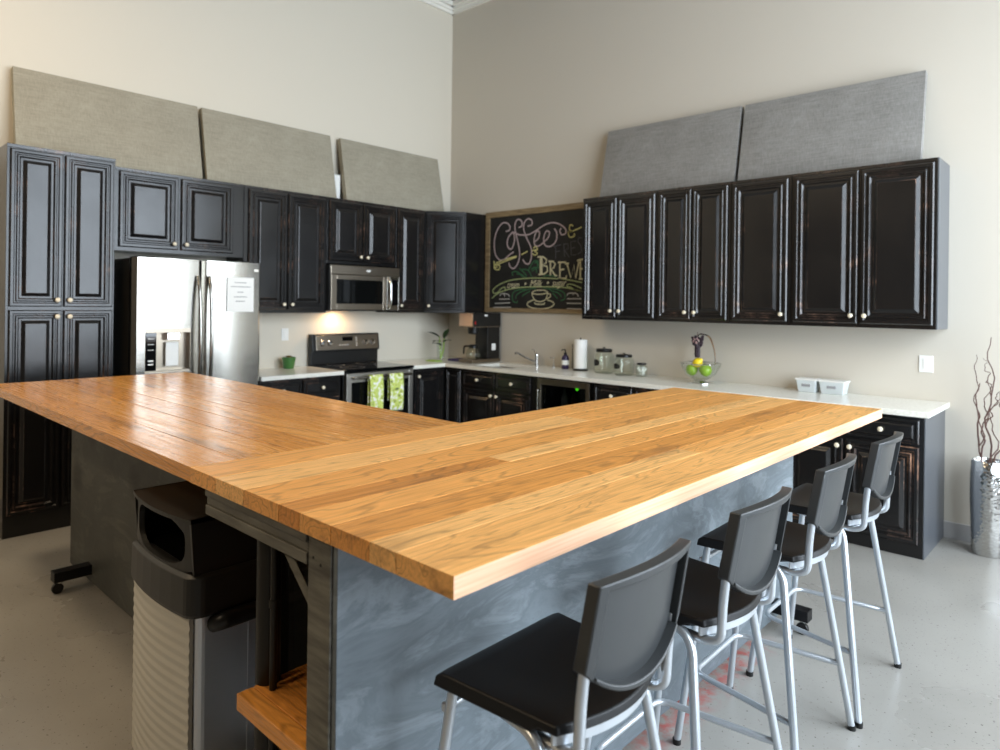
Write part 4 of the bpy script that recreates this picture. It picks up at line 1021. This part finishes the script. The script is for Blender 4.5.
# bar island: long board, stools on its far side
AX0, AX1, AY0, AY1 = 3.902, 5.008, -4.618, -1.790
A = thing('bar_island', 'long rolling bar island with plank top and grey-blue plywood sides', 'island', ((AX0+AX1)/2, (AY0+AY1)/2, 0))
ox, oy = A.location.x, A.location.y
def ab(name, x0, y0, z0, x1, y1, z1, m, par=None, bevel=.0015): return box1(name, x0-ox, y0-oy, z0, x1-ox, y1-oy, z1, m, par or A, bevel)
cuts = [AX0, 4.062, 4.225, 4.40, 4.492, 4.62, 4.758, 4.845, AX1]
planked('tabletop', AX0-ox, AY0-oy, AX1-ox, AY1-oy, [c-ox for c in cuts], 'y', [M['wood_y'], M['wood_edge']], A,
        butt={1: [-3.1-oy], 3: [-3.9-oy], 4: [-2.75-oy], 6: [-3.35-oy]}, tones=[.62, .85, .55, .22, .60, .38, .85, .75, .45])
PX = 4.622
ab('side_panel', PX-.018, -4.600, .025, PX, -1.868, TZ-TH, M['ply'])
ab('end_panel', 4.02, -1.905, .025, PX-.019, -1.887, TZ-TH-.06, M['ply'])
ab('side_panel', 3.945, -3.50, .025, 3.963, -1.905, TZ-TH, M['ply'])
bm = NB()
for z0_, z1_, yy in ((TZ-TH-.022, TZ-TH, -4.612), (TZ-TH-.046, TZ-TH-.024, -4.606), (TZ-TH-.074, TZ-TH-.047, -4.610)):
    bx(bm, 3.985-ox, yy-oy, z0_, 4.5115-ox, -4.575-oy, z1_)
obj('apron', bm, M['frame_wood'], A, bevel=.002)
ab('apron', 3.97, -1.90, TZ-TH-.07, PX-.02, -1.87, TZ-TH, M['frame_wood'])
ab('post', 4.512, -4.606, .025, 4.603, -4.55, TZ-TH-.001, M['frame_wood'], bevel=.003)
ab('post', 4.53, -1.96, .025, 4.603, -1.906, TZ-TH-.071, M['frame_wood'], bevel=.003)
bm = NB(); 
for p in ((4.535, -4.6065, .965), (4.565, -4.6065, .955)): lathe(bm, [(0, 0), (.0035, 0), (.0035, .001), (0, .001)], 10, (p[0]-ox, p[1]-oy, p[2]), rot=Matrix.Rotation(PI/2, 3, 'X'))
obj('bolt', bm, M['black_iron'], A)
bm = NB(); tube(bm, [(4.345-ox, -4.592-oy, .985), (4.516-ox, -4.592-oy, .845)], .011, 4, cap=True); obj('brace', bm, M['frame_wood'], A)
bm = NB(); tube(bm, [(4.170-ox, -4.515-oy, .03), (4.170-ox, -4.515-oy, TZ-TH-.002)], .033, 20); obj('pipe_leg', bm, M['iron'], A)
bm = NB(); tube(bm, [(4.222-ox, -4.528-oy, .03), (4.222-ox, -4.528-oy, TZ-TH-.002)], .010, 10); lathe(bm, [(0, -.012), (.013, -.01), (.013, .01), (0, .012)], 12, (4.222-ox, -4.528-oy, .74)); obj('rod', bm, M['iron'], A)
bm = NB(); tube(bm, [(4.05-ox, -1.96-oy, .03), (4.05-ox, -1.96-oy, TZ-TH-.075)], .033, 20); obj('pipe_leg', bm, M['iron'], A)
sh = planked.__globals__
bm = NB(); ly = bm.faces.layers.float.new('plank')
for (a, b, v) in ((-4.604, -4.56, .3), (-4.558, -4.30, .15), (-4.298, -3.95, .5)):
    for f in bx(bm, 4.172-ox, a-oy, .468, 4.60-ox, b-oy, .512): f[ly] = v
obj('lower_shelf', bm, [M['wood_x']], A, bevel=.002)
ab('shade_board', 3.99, -3.93, .03, 4.60, -3.91, TZ-TH-.002, M['void'])  # black sheet added for the shade inside the open end
def foot(parent, ox_, oy_, x0, x1, y0, y1, cast):
    bm = NB(); bx(bm, x0-ox_, y0-oy_, .066, x1-ox_, y1-oy_, .118); f = obj('foot_bar', bm, M['black_iron'], parent, bevel=.003)
    for cx, cy in cast:
        bm = NB(); lathe(bm, [(.0, -.011), (.026, -.011), (.028, -.006), (.028, .006), (.026, .011), (0, .011)], 18, (cx-ox_, cy-oy_-.012, .0285), rot=Matrix.Rotation(PI/2, 3, 'X') if x1-x0 > y1-y0 else Matrix.Rotation(PI/2, 3, 'Y'))
        w = obj('caster', bm, M['blackplastic'], f)
        bm = NB(); lathe(bm, [(0, 0), (.016, 0), (.016, .012), (0, .012)], 12, (cx-ox_, cy-oy_, .055)); obj('swivel', bm, M['chrome'], w)
foot(A, ox, oy, 3.92, 4.79, -2.135, -2.07, [(4.76, -2.10), (3.96, -2.10)])
foot(A, ox, oy, 3.92, 4.60, -4.40, -4.34, [(4.54, -4.37), (3.96, -4.37)])

# crosswise island
BX0, BX1, BY0, BY1 = 1.250, 3.900, -4.616, -3.545
B = thing('cross_island', 'rolling plank-topped island with grey plywood side joining the bar island', 'island', ((BX0+BX1)/2, (BY0+BY1)/2, 0))
ox, oy = B.location.x, B.location.y
bcuts = [BY0, -4.47, -4.30, -4.16, -4.02, -3.90, -3.74, -3.63, BY1]
planked('tabletop', BX0-ox, BY0-oy, BX1-ox, BY1-oy, [c-oy for c in bcuts], 'x', [M['wood_x'], M['wood_x']], B, butt={2: [2.6-ox], 4: [2.0-ox], 6: [3.0-ox]}, tones=[.42, .52, .40, .58, .46, .36, .52, .44])
def bb(name, x0, y0, z0, x1, y1, z1, m, bevel=.0015): return box1(name, x0-ox, y0-oy, z0, x1-ox, y1-oy, z1, m, B, bevel)
bb('side_panel', 1.44, -4.262, .025, 3.84, -4.244, TZ-TH, M['ply2'])
bb('side_panel', 1.44, -3.60, .025, 3.84, -3.582, TZ-TH, M['ply2'])
bb('end_panel', 1.44, -4.243, .025, 1.458, -3.601, TZ-TH, M['ply2'])
bb('end_panel', 3.822, -4.243, .025, 3.84, -3.601, TZ-TH, M['ply2'])
foot(B, ox, oy, 1.755, 1.825, -4.435, -4.20, [(1.79, -4.40)])
foot(B, ox, oy, 1.755, 1.825, -3.62, -3.46, [(1.79, -3.49)])
foot(B, ox, oy, 3.40, 3.47, -4.20, -3.65, [(3.435, -4.16), (3.435, -3.70)])

# ------------------------------------------------------------------ waste bin
t = thing('waste_bin', 'tall steel waste bin with black hooded lid under the bar corner', 'bin', (3.675, -4.455, 0))
hw, hd = .235, .150
def rrect(hx, hy, r, n=5, cx=0, cy=0, bulge=0):
    P = []
    for k, (sx_, sy_) in enumerate(((-1, -1), (1, -1), (1, 1), (-1, 1))):
        for i in range(n+1):
            a = PI+k*PI/2+i/n*PI/2
            P.append((cx+sx_*(hx-r)+r*math.cos(a), cy+sy_*(hy-r)+r*math.sin(a)))
    return P
def loft(bm, rings, mi=0, cap=(True, True), smooth=False):
    V = [[bm.verts.new(p) for p in r] for r in rings]
    for a, b in zip(V, V[1:]):
        n = len(a)
        for i in range(n):
            f = bm.faces.new((a[i], a[(i+1) % n], b[(i+1) % n], b[i])); f.material_index = mi; f.smooth = smooth
    if cap[0]: bm.faces.new(V[0][::-1]).material_index = mi
    if cap[1]: bm.faces.new(V[-1]).material_index = mi
    return V
bm = NB(); loft(bm, [[(x, y, z) for x, y in rrect(hw-.012, hd-.008, .03)] for z in (.03, .66)]); 
bx(bm, hw-.014, .02, .05, hw-.0095, .024, .64)
obj('steel_body', bm, M['steel_can'], t)
bm = NB()   # ribbed front
rings = []
z = .045
while z < .64:
    for dz, o_ in ((0, 0), (.010, .002), (.018, .002), (.024, 0)): rings.append((z+dz, o_))
    z += .032
n = 10; prev = None
for z, o_ in rings:
    row = [bm.verts.new((-hw+.004+(2*hw-.03)*i/n, -hd-.002-o_-.022*math.sin(PI*i/n), z)) for i in range(n+1)]
    if prev:
        for i in range(n): bm.faces.new((prev[i], prev[i+1], row[i+1], row[i])).smooth = True
    prev = row
r = bmesh.ops.extrude_face_region(bm, geom=bm.faces[:]); bmesh.ops.translate(bm, verts=[v for v in r['geom'] if isinstance(v, bmesh.types.BMVert)], vec=(0, .012, 0))
obj('ribbed_front', bm, M['can_beige'], t)
bm = NB(); loft(bm, [[(x, y, z) for x, y in rrect(hw, hd+.012, .04)] for z in (0, .035)]); obj('base', bm, M['lid'], t)
# collar
def bulged(hx, hy, r, z, b=.022):
    out = []
    for x, y in rrect(hx, hy, r, 5):
        u = max(0, 1-(x/hx)**2)
        out.append((x, y-(b*u if y < -hy+r+.001 else 0), z))
    return out
def densify(P, n=4):
    out = []
    for i in range(len(P)):
        a, b = Vector(P[i]), Vector(P[(i+1) % len(P)])
        k = n if (a-b).length > .1 else 1
        for j in range(k): out.append(tuple(a.lerp(b, j/k)))
    return out
def lidring(hx, hy, r, z, b=.022):
    base = densify([(x, y, z) for x, y in rrect(hx, hy, r, 5)], 6)
    return [(x, y-(b*max(0, 1-(x/hx)**2) if y < -hy+r*.5 else 0), z) for x, y, z in base]
bm = NB(); loft(bm, [lidring(hw+.006, hd+.010, .04, .618), lidring(hw+.010, hd+.014, .04, .63), lidring(hw+.008, hd+.012, .04, .735), lidring(hw-.004, hd+.0, .04, .742)], smooth=False)
obj('collar', bm, M['lid'], t, bevel=.003)
# hood: walls with an arched opening in the front
hx, hy, zb_, zt_ = hw-.008, hd-.002, .742, .905
bm = NB(); th = .012
# side/back/top shell
def yz(y, z): return y, z
sidep = [(-hy, zb_), (hy, zb_), (hy, zt_), (-hy-.012, zt_)]
for s in (-1, 1):
    x0_, x1_ = (s*hx, s*(hx-th))
    a = [bm.verts.new((x0_, y, z)) for y, z in sidep]; b = [bm.verts.new((x1_, y, z)) for y, z in sidep]
    bm.faces.new(a); bm.faces.new(b[::-1])
    for k in range(4): bm.faces.new((a[k], a[(k+1) % 4], b[(k+1) % 4], b[k]))
bx(bm, -hx+th, hy-th, zb_, hx-th, hy, zt_-th)
# top with bowed, overhanging front edge
n = 12
tf = [(-hx+2*hx*i/n, -hy-.012-.026*(1-(2*i/n-1)**2)) for i in range(n+1)]
prism(bm, tf+[(hx, hy), (-hx, hy)], zt_-th, zt_)
# front face with opening (superellipse)
N = 48
def fy(x): return -hy-.024*(1-(x/hx)**2)
inner, outer, ib, ob = [], [], [], []
cz, ax_, az_ = (zb_+zt_)/2-.004, hx*.80, (zt_-zb_)/2*.86
for k in range(N):
    a = 2*PI*k/N; c, s = math.cos(a), math.sin(a)
    e = (abs(c)**3.2+abs(s)**3.2)**(-1/3.2)
    xi, zi = ax_*c*e, cz+az_*s*e
    q = 1/max(abs(c)/hx*1., abs(s)/((zt_-th-zb_)/2)); xo, zo = q*c, (zb_+zt_-th)/2+q*s
    inner.append(bm.verts.new((xi, fy(xi), zi))); outer.append(bm.verts.new((xo, fy(xo), zo)))
    ib.append(bm.verts.new((xi*.98, fy(xi)+.016, zi))); ob.append(bm.verts.new((xo, fy(xo)+.016, zo)))
for k in range(N):
    j = (k+1) % N
    bm.faces.new((outer[k], outer[j], inner[j], inner[k])); bm.faces.new((inner[k], inner[j], ib[j], ib[k])); bm.faces.new((ob[k], ob[j], ib[j], ib[k]))
lid = obj('hooded_lid', bm, M['lid'], t, bevel=.003)
bm = NB(); bx(bm, -hx+.02, -hy+.02, .700, hx-.02, hy-.03, .744); obj('inner_liner', bm, M['void'], t)
bm = NB(); tube(bm, rounded([(hw-.01, -.085, .585), (hw+.028, -.075, .60), (hw+.028, .085, .60), (hw-.01, .095, .585)], .02), .026, 12, radii=None)
for v in bm.verts: v.co.x = hw-.01+(v.co.x-hw+.01)*.85
obj('side_handle', bm, M['blackplastic'], t)

# ------------------------------------------------------------------ bar stools (front towards -x)
def make_stool(loc, rz, label):
    t = thing('bar_stool', label, 'bar stool', loc, rz, 'bar stools along the island')
    r = .0125
    FX, RX, FY, RY = -.222, .213, .225, .287
    for s in (-1, 1):
        nm = 'side_frame'
        bm = NB()
        tube(bm, rounded([(FX, s*FY, .004), (-.140, s*.168, .722), (.118, s*.178, .700), (RX, s*RY, .004)], [0, .022, .062, 0], 8), r, 12)
        f = obj(nm, bm, M['silver_paint'], t)
        for px_, py_ in ((FX, s*FY), (RX, s*RY)):
            bm = NB(); lathe(bm, [(0, 0), (.0145, 0), (.0150, .018), (0, .018)], 12, (px_, py_, .0)); obj('foot_cap', bm, M['blackplastic'], f)
        bm = NB()
        tube(bm, rounded([(.04, s*.150, .684), (.150, s*.160, .684), (.190, s*.162, .70), (.195, s*.163, .80), (.203, s*.163, .868)], [0, .05, .045, .05, 0], 8), .0115, 12)
        obj('back_upright', bm, M['silver_paint'], t)
    # tie bar under the seat front and curved steel rim at the back of the seat
    bm = NB(); tube(bm, [(-.158, -.172, .652), (-.158, .172, .652)], .009, 10)
    for s in (-1, 1): lathe(bm, [(0, 0), (.008, 0), (.008, .016), (0, .02)], 8, (-.165, s*.174, .640), rot=None)
    obj('cross_bar', bm, M['silver_paint'], t)
    bm = NB(); n = 16; rows = []
    for i in range(n+1):
        y = -.178+.356*i/n; x = .142+.052*(1-(y/.178)**2)
        rows.append([bm.verts.new((x, y, .700)), bm.verts.new((x, y, .722)), bm.verts.new((x-.005, y, .722)), bm.verts.new((x-.005, y, .700))])
    for a, b in zip(rows, rows[1:]):
        for k in range(4): bm.faces.new((a[k], a[(k+1) % 4], b[(k+1) % 4], b[k])).smooth = False
    bm.faces.new(rows[0]); bm.faces.new(rows[-1][::-1])
    obj('seat_rim', bm, M['silver_paint'], t)
    # footrest: thick front bar, thinner arms running back
    zf = .255
    k = zf/.70
    fx_, fy_ = FX+(-.150-FX)*k, FY+(.170-FY)*k; rx_, ry_ = RX+(.118-RX)*(.245/.70), RY+(.178-RY)*(.245/.70)
    bm = NB(); tube(bm, rounded([(rx_, -ry_, .245), (rx_-.03, -ry_+.006, .245), (fx_+.016, -fy_+.018, zf), (fx_+.016, fy_-.018, zf), (rx_-.03, ry_-.006, .245), (rx_, ry_, .245)], [0, .0, .05, .05, 0, 0], 8), .0098, 10)
    obj('footrest', bm, M['silver_paint'], t)
    # seat
    bm = NB(); nu, nv = 16, 16; G = {}
    def sxy(u, v):
        y = v*(.207-.027*u); xf = -.162; xr = .150+.050*(1-v*v)
        # rounded corners
        x = xf+(xr-xf)*u
        return x, y
    for i in range(nu+1):
        for j in range(nv+1):
            u, v = i/nu, j/nv*2-1
            x, y = sxy(u, v)
            z = .744-.010*(1-v*v)*math.sin(PI*min(1, u*1.1))-.004*max(0, abs(v)-.8)*5*.5
            if i == 0: z -= .010
            G[i, j] = bm.verts.new((x, y, z))
    for i in range(nu):
        for j in range(nv): bm.faces.new((G[i, j], G[i+1, j], G[i+1, j+1], G[i, j+1])).smooth = True
    # skirt
    edge = [(i, 0) for i in range(nu)]+[(nu, j) for j in range(nv)]+[(i, nv) for i in range(nu, 0, -1)]+[(0, j) for j in range(nv, 0, -1)]
    low, low2 = [], []
    for (i, j) in edge:
        c = G[i, j].co; dep = .034 if i < nu*.85 else .020
        dx_ = (.004 if i == nu else (-.004 if i == 0 else 0)); dy_ = (.004 if j == nv else (-.004 if j == 0 else 0))
        low.append(bm.verts.new((c.x+dx_, c.y+dy_, .744-dep))); low2.append(bm.verts.new((c.x-dx_*1.5, c.y-dy_*1.5, .744-dep)))
    m_ = len(edge)
    for k in range(m_):
        q = (k+1) % m_
        bm.faces.new((G[edge[k]], G[edge[q]], low[q], low[k])); bm.faces.new((low[k], low[q], low2[q], low2[k]))
    bm.faces.new(low2)
    so = obj('seat', bm, M['stool_plastic'], t, bevel=.004)
    # backrest: wrapped shell with raised rim
    ZT, ZB, HB = 1.024, .856, .171
    def bp(u, v, off):
        """u -1..1 across, v 0 bottom..1 top"""
        y = u*(HB-.004*v)
        zb2 = ZB-.068*(1-abs(u)**2.2); zt2 = ZT+.004*(1-u*u)
        z = zb2+(zt2-zb2)*v
        lean = (z-.80)*.17
        x = .186+.028*(1-u*u)+lean+off
        return (x, y, z)
    def sheet(bm, us, vs, o0, o1):
        a = {}; b = {}
        for i, u in enumerate(us):
            for j, v in enumerate(vs): a[i, j] = bm.verts.new(bp(u, v, o0)); b[i, j] = bm.verts.new(bp(u, v, o1))
        nu_, nv_ = len(us)-1, len(vs)-1
        for i in range(nu_):
            for j in range(nv_):
                bm.faces.new((a[i, j], a[i, j+1], a[i+1, j+1], a[i+1, j])).smooth = True; bm.faces.new((b[i, j], b[i+1, j], b[i+1, j+1], b[i, j+1])).smooth = True
        for i in range(nu_):
            bm.faces.new((a[i, 0], a[i+1, 0], b[i+1, 0], b[i, 0])); bm.faces.new((a[i, nv_], b[i, nv_], b[i+1, nv_], a[i+1, nv_]))
        for j in range(nv_):
            bm.faces.new((a[0, j], b[0, j], b[0, j+1], a[0, j+1])); bm.faces.new((a[nu_, j], a[nu_, j+1], b[nu_, j+1], b[nu_, j]))
    L01 = lambda a, b, n: [a+(b-a)*i/n for i in range(n+1)]
    bm = NB(); sheet(bm, L01(-.97, .97, 16), L01(.02, .98, 6), -.006, .000); sh_ = obj('back_shell', bm, M['stool_back'], t)
    bm = NB()
    sheet(bm, L01(-1.04, -.90, 2), L01(0, 1, 6), -.010, .020); sheet(bm, L01(.90, 1.04, 2), L01(0, 1, 6), -.010, .020)
    sheet(bm, L01(-1.04, 1.04, 20), L01(.965, 1.05, 1), -.010, .020); sheet(bm, L01(-.90, .90, 16), L01(.0, .055, 1), -.008, .024)
    obj('back_rim', bm, M['stool_back'], t, bevel=.003)
    return t
S0 = (4.940, -4.245)
lab = ['black and silver bar stool nearest the camera, at the near corner of the bar', 'second black and silver bar stool from the near corner of the bar',
       'third black and silver bar stool from the near corner of the bar', 'farthest of the four bar stools, nearest the base cabinets']
proto = make_stool((S0[0], S0[1], 0), .0, lab[0])
for i, (x, y, rz) in enumerate([(4.940, -3.640, .0), (4.940, -3.025, .02), (4.948, -2.412, .0)]):
    c = copy_tree(proto); c.location = (x, y, 0); c.rotation_euler = (0, 0, rz); c['label'] = lab[i+1]

# ------------------------------------------------------------------ hammered floor vase with twisted twigs
VX, VY = 5.235, -.185
t = thing('floor_vase', 'tall hammered silver floor vase standing by the wall', 'vase', (VX, VY, 0))
bm = NB(); R0 = .098
pr = [(0, 0), (R0*.86, 0), (R0*.9, .01), (R0*.98, .20), (R0*1.03, .38), (R0*1.02, .50), (R0*.97, .582), (R0*.92, .592), (R0*.88, .58), (R0*.90, .50), (R0*.85, .02), (0, .02)]
lathe(bm, pr, 40); obj('vase_body', bm, M['hammered'], t, smooth=True)
bm = NB(); r = random.Random(5)
def twig(p0, p1, r0, wob, seed, n=26):
    q = random.Random(seed); ph = [q.random()*6.28 for _ in range(4)]
    P = []; Rr = []
    for i in range(n):
        u = i/(n-1); c = Vector(p0).lerp(Vector(p1), u)
        e = wob*min(1, u*3)
        c += Vector((e*math.sin(u*19+ph[0])*.6+e*math.sin(u*41+ph[1])*.3, e*.5*math.sin(u*17+ph[2]), .3*e*math.sin(u*23+ph[3])))
        P.append(c); Rr.append(r0*(1-.7*u))
    tube(bm, P, r0, 6, radii=Rr); return P
P1 = twig((.01, 0, .03), (-.075, -.0, 1.06), .008, .030, 1)
P2 = twig((-.01, .01, .03), (.005, -.0, 1.36), .009, .028, 2)
P3 = twig((.02, .02, .03), (.09, 0, 1.15), .008, .035, 3)
P4 = twig((.0, -.02, .03), (.03, -.02, 1.0), .007, .04, 8)
twig(P1[15], (-.075, -.02, 1.24), .006, .012, 4); twig(P3[14], (.12, .0, .98), .005, .015, 6); twig(P1[13], (-.01, 0, 1.09), .006, .02, 5); twig(P2[14], (.06, 0, 1.05), .005, .02, 9); twig(P2[18], (-.03, 0, 1.22), .004, .02, 10)
tag(obj('branches', bm, M['bark'], loc=(VX, VY, .02)), 'bare curly twigs standing up in the hammered vase', 'twigs')

# ------------------------------------------------------------------ light, camera
w = bpy.data.worlds.new('World'); S.world = w; w.use_nodes = True
bgn = w.node_tree.nodes['Background']; bgn.inputs[0].default_value = (.80, .90, 1.0, 1); bgn.inputs[1].default_value = WORLD
for i, (a, b) in enumerate(WIN):
    l = bpy.data.lights.new('window_portal', 'AREA'); l.shape = 'RECTANGLE'; l.size = b-a; l.size_y = Z1-Z0; l.cycles.is_portal = True
    o = bpy.data.objects.new('window_portal', l); COL.objects.link(o); o.location = (WX+.16, (a+b)/2, (Z0+Z1)/2)
    o.rotation_euler = (PI/2, 0, PI/2)   # shines towards -x
def area(name, loc, rot, sx_, sy_, col, e):
    l = bpy.data.lights.new(name, 'AREA'); l.shape = 'RECTANGLE'; l.size = sx_; l.size_y = sy_; l.color = col; l.energy = e
    o = bpy.data.objects.new(name, l); COL.objects.link(o); o.location = loc; o.rotation_euler = rot; return o
for i, (x, y) in enumerate(((1.9, -5.4), (1.9, -8.2), (4.4, -8.4))):
    area('ceiling_lamp', (x, y, 4.7), (0, 0, 0), .5, .5, (1, .78, .52), LAMP)
area('cooktop_lamp', (.15, -1.60, 1.444), (0, 0, 0), .16, .05, (1, .66, .36), 2.6)
yaw, roll, FPX, CY = math.radians(132.9011), math.radians(.7455), 678.15, 303.78
fwv = Vector((math.cos(yaw), math.sin(yaw), 0)); rt = Vector((math.sin(yaw), -math.cos(yaw), 0)); up = Vector((0, 0, 1))
rt2 = rt*math.cos(roll)+up*math.sin(roll); up2 = -rt*math.sin(roll)+up*math.cos(roll)
cd = bpy.data.cameras.new('camera'); cam = bpy.data.objects.new('camera', cd); COL.objects.link(cam)
cam.matrix_world = Matrix(((rt2.x, up2.x, -fwv.x, 5.88), (rt2.y, up2.y, -fwv.y, -5.446), (rt2.z, up2.z, -fwv.z, 1.543), (0, 0, 0, 1)))
cd.sensor_fit = 'HORIZONTAL'; cd.sensor_width = 36; cd.lens = FPX/1000*36; cd.shift_y = -(375-CY)/1000
cd.clip_start = .05
cd.dof.use_dof = True; cd.dof.focus_distance = 2.3; cd.dof.aperture_fstop = 2.8
S.camera = cam
S.view_settings.view_transform = 'Standard'; S.view_settings.look = 'None'; S.view_settings.exposure = EXPO; S.view_settings.gamma = 1; S.view_settings.use_curve_mapping = False
S.cycles.max_bounces = 10; S.cycles.transparent_max_bounces = 16; S.cycles.diffuse_bounces = 5; S.cycles.glossy_bounces = 4; S.cycles.caustics_reflective = False; S.cycles.caustics_refractive = False; S.cycles.sample_clamp_indirect = 6
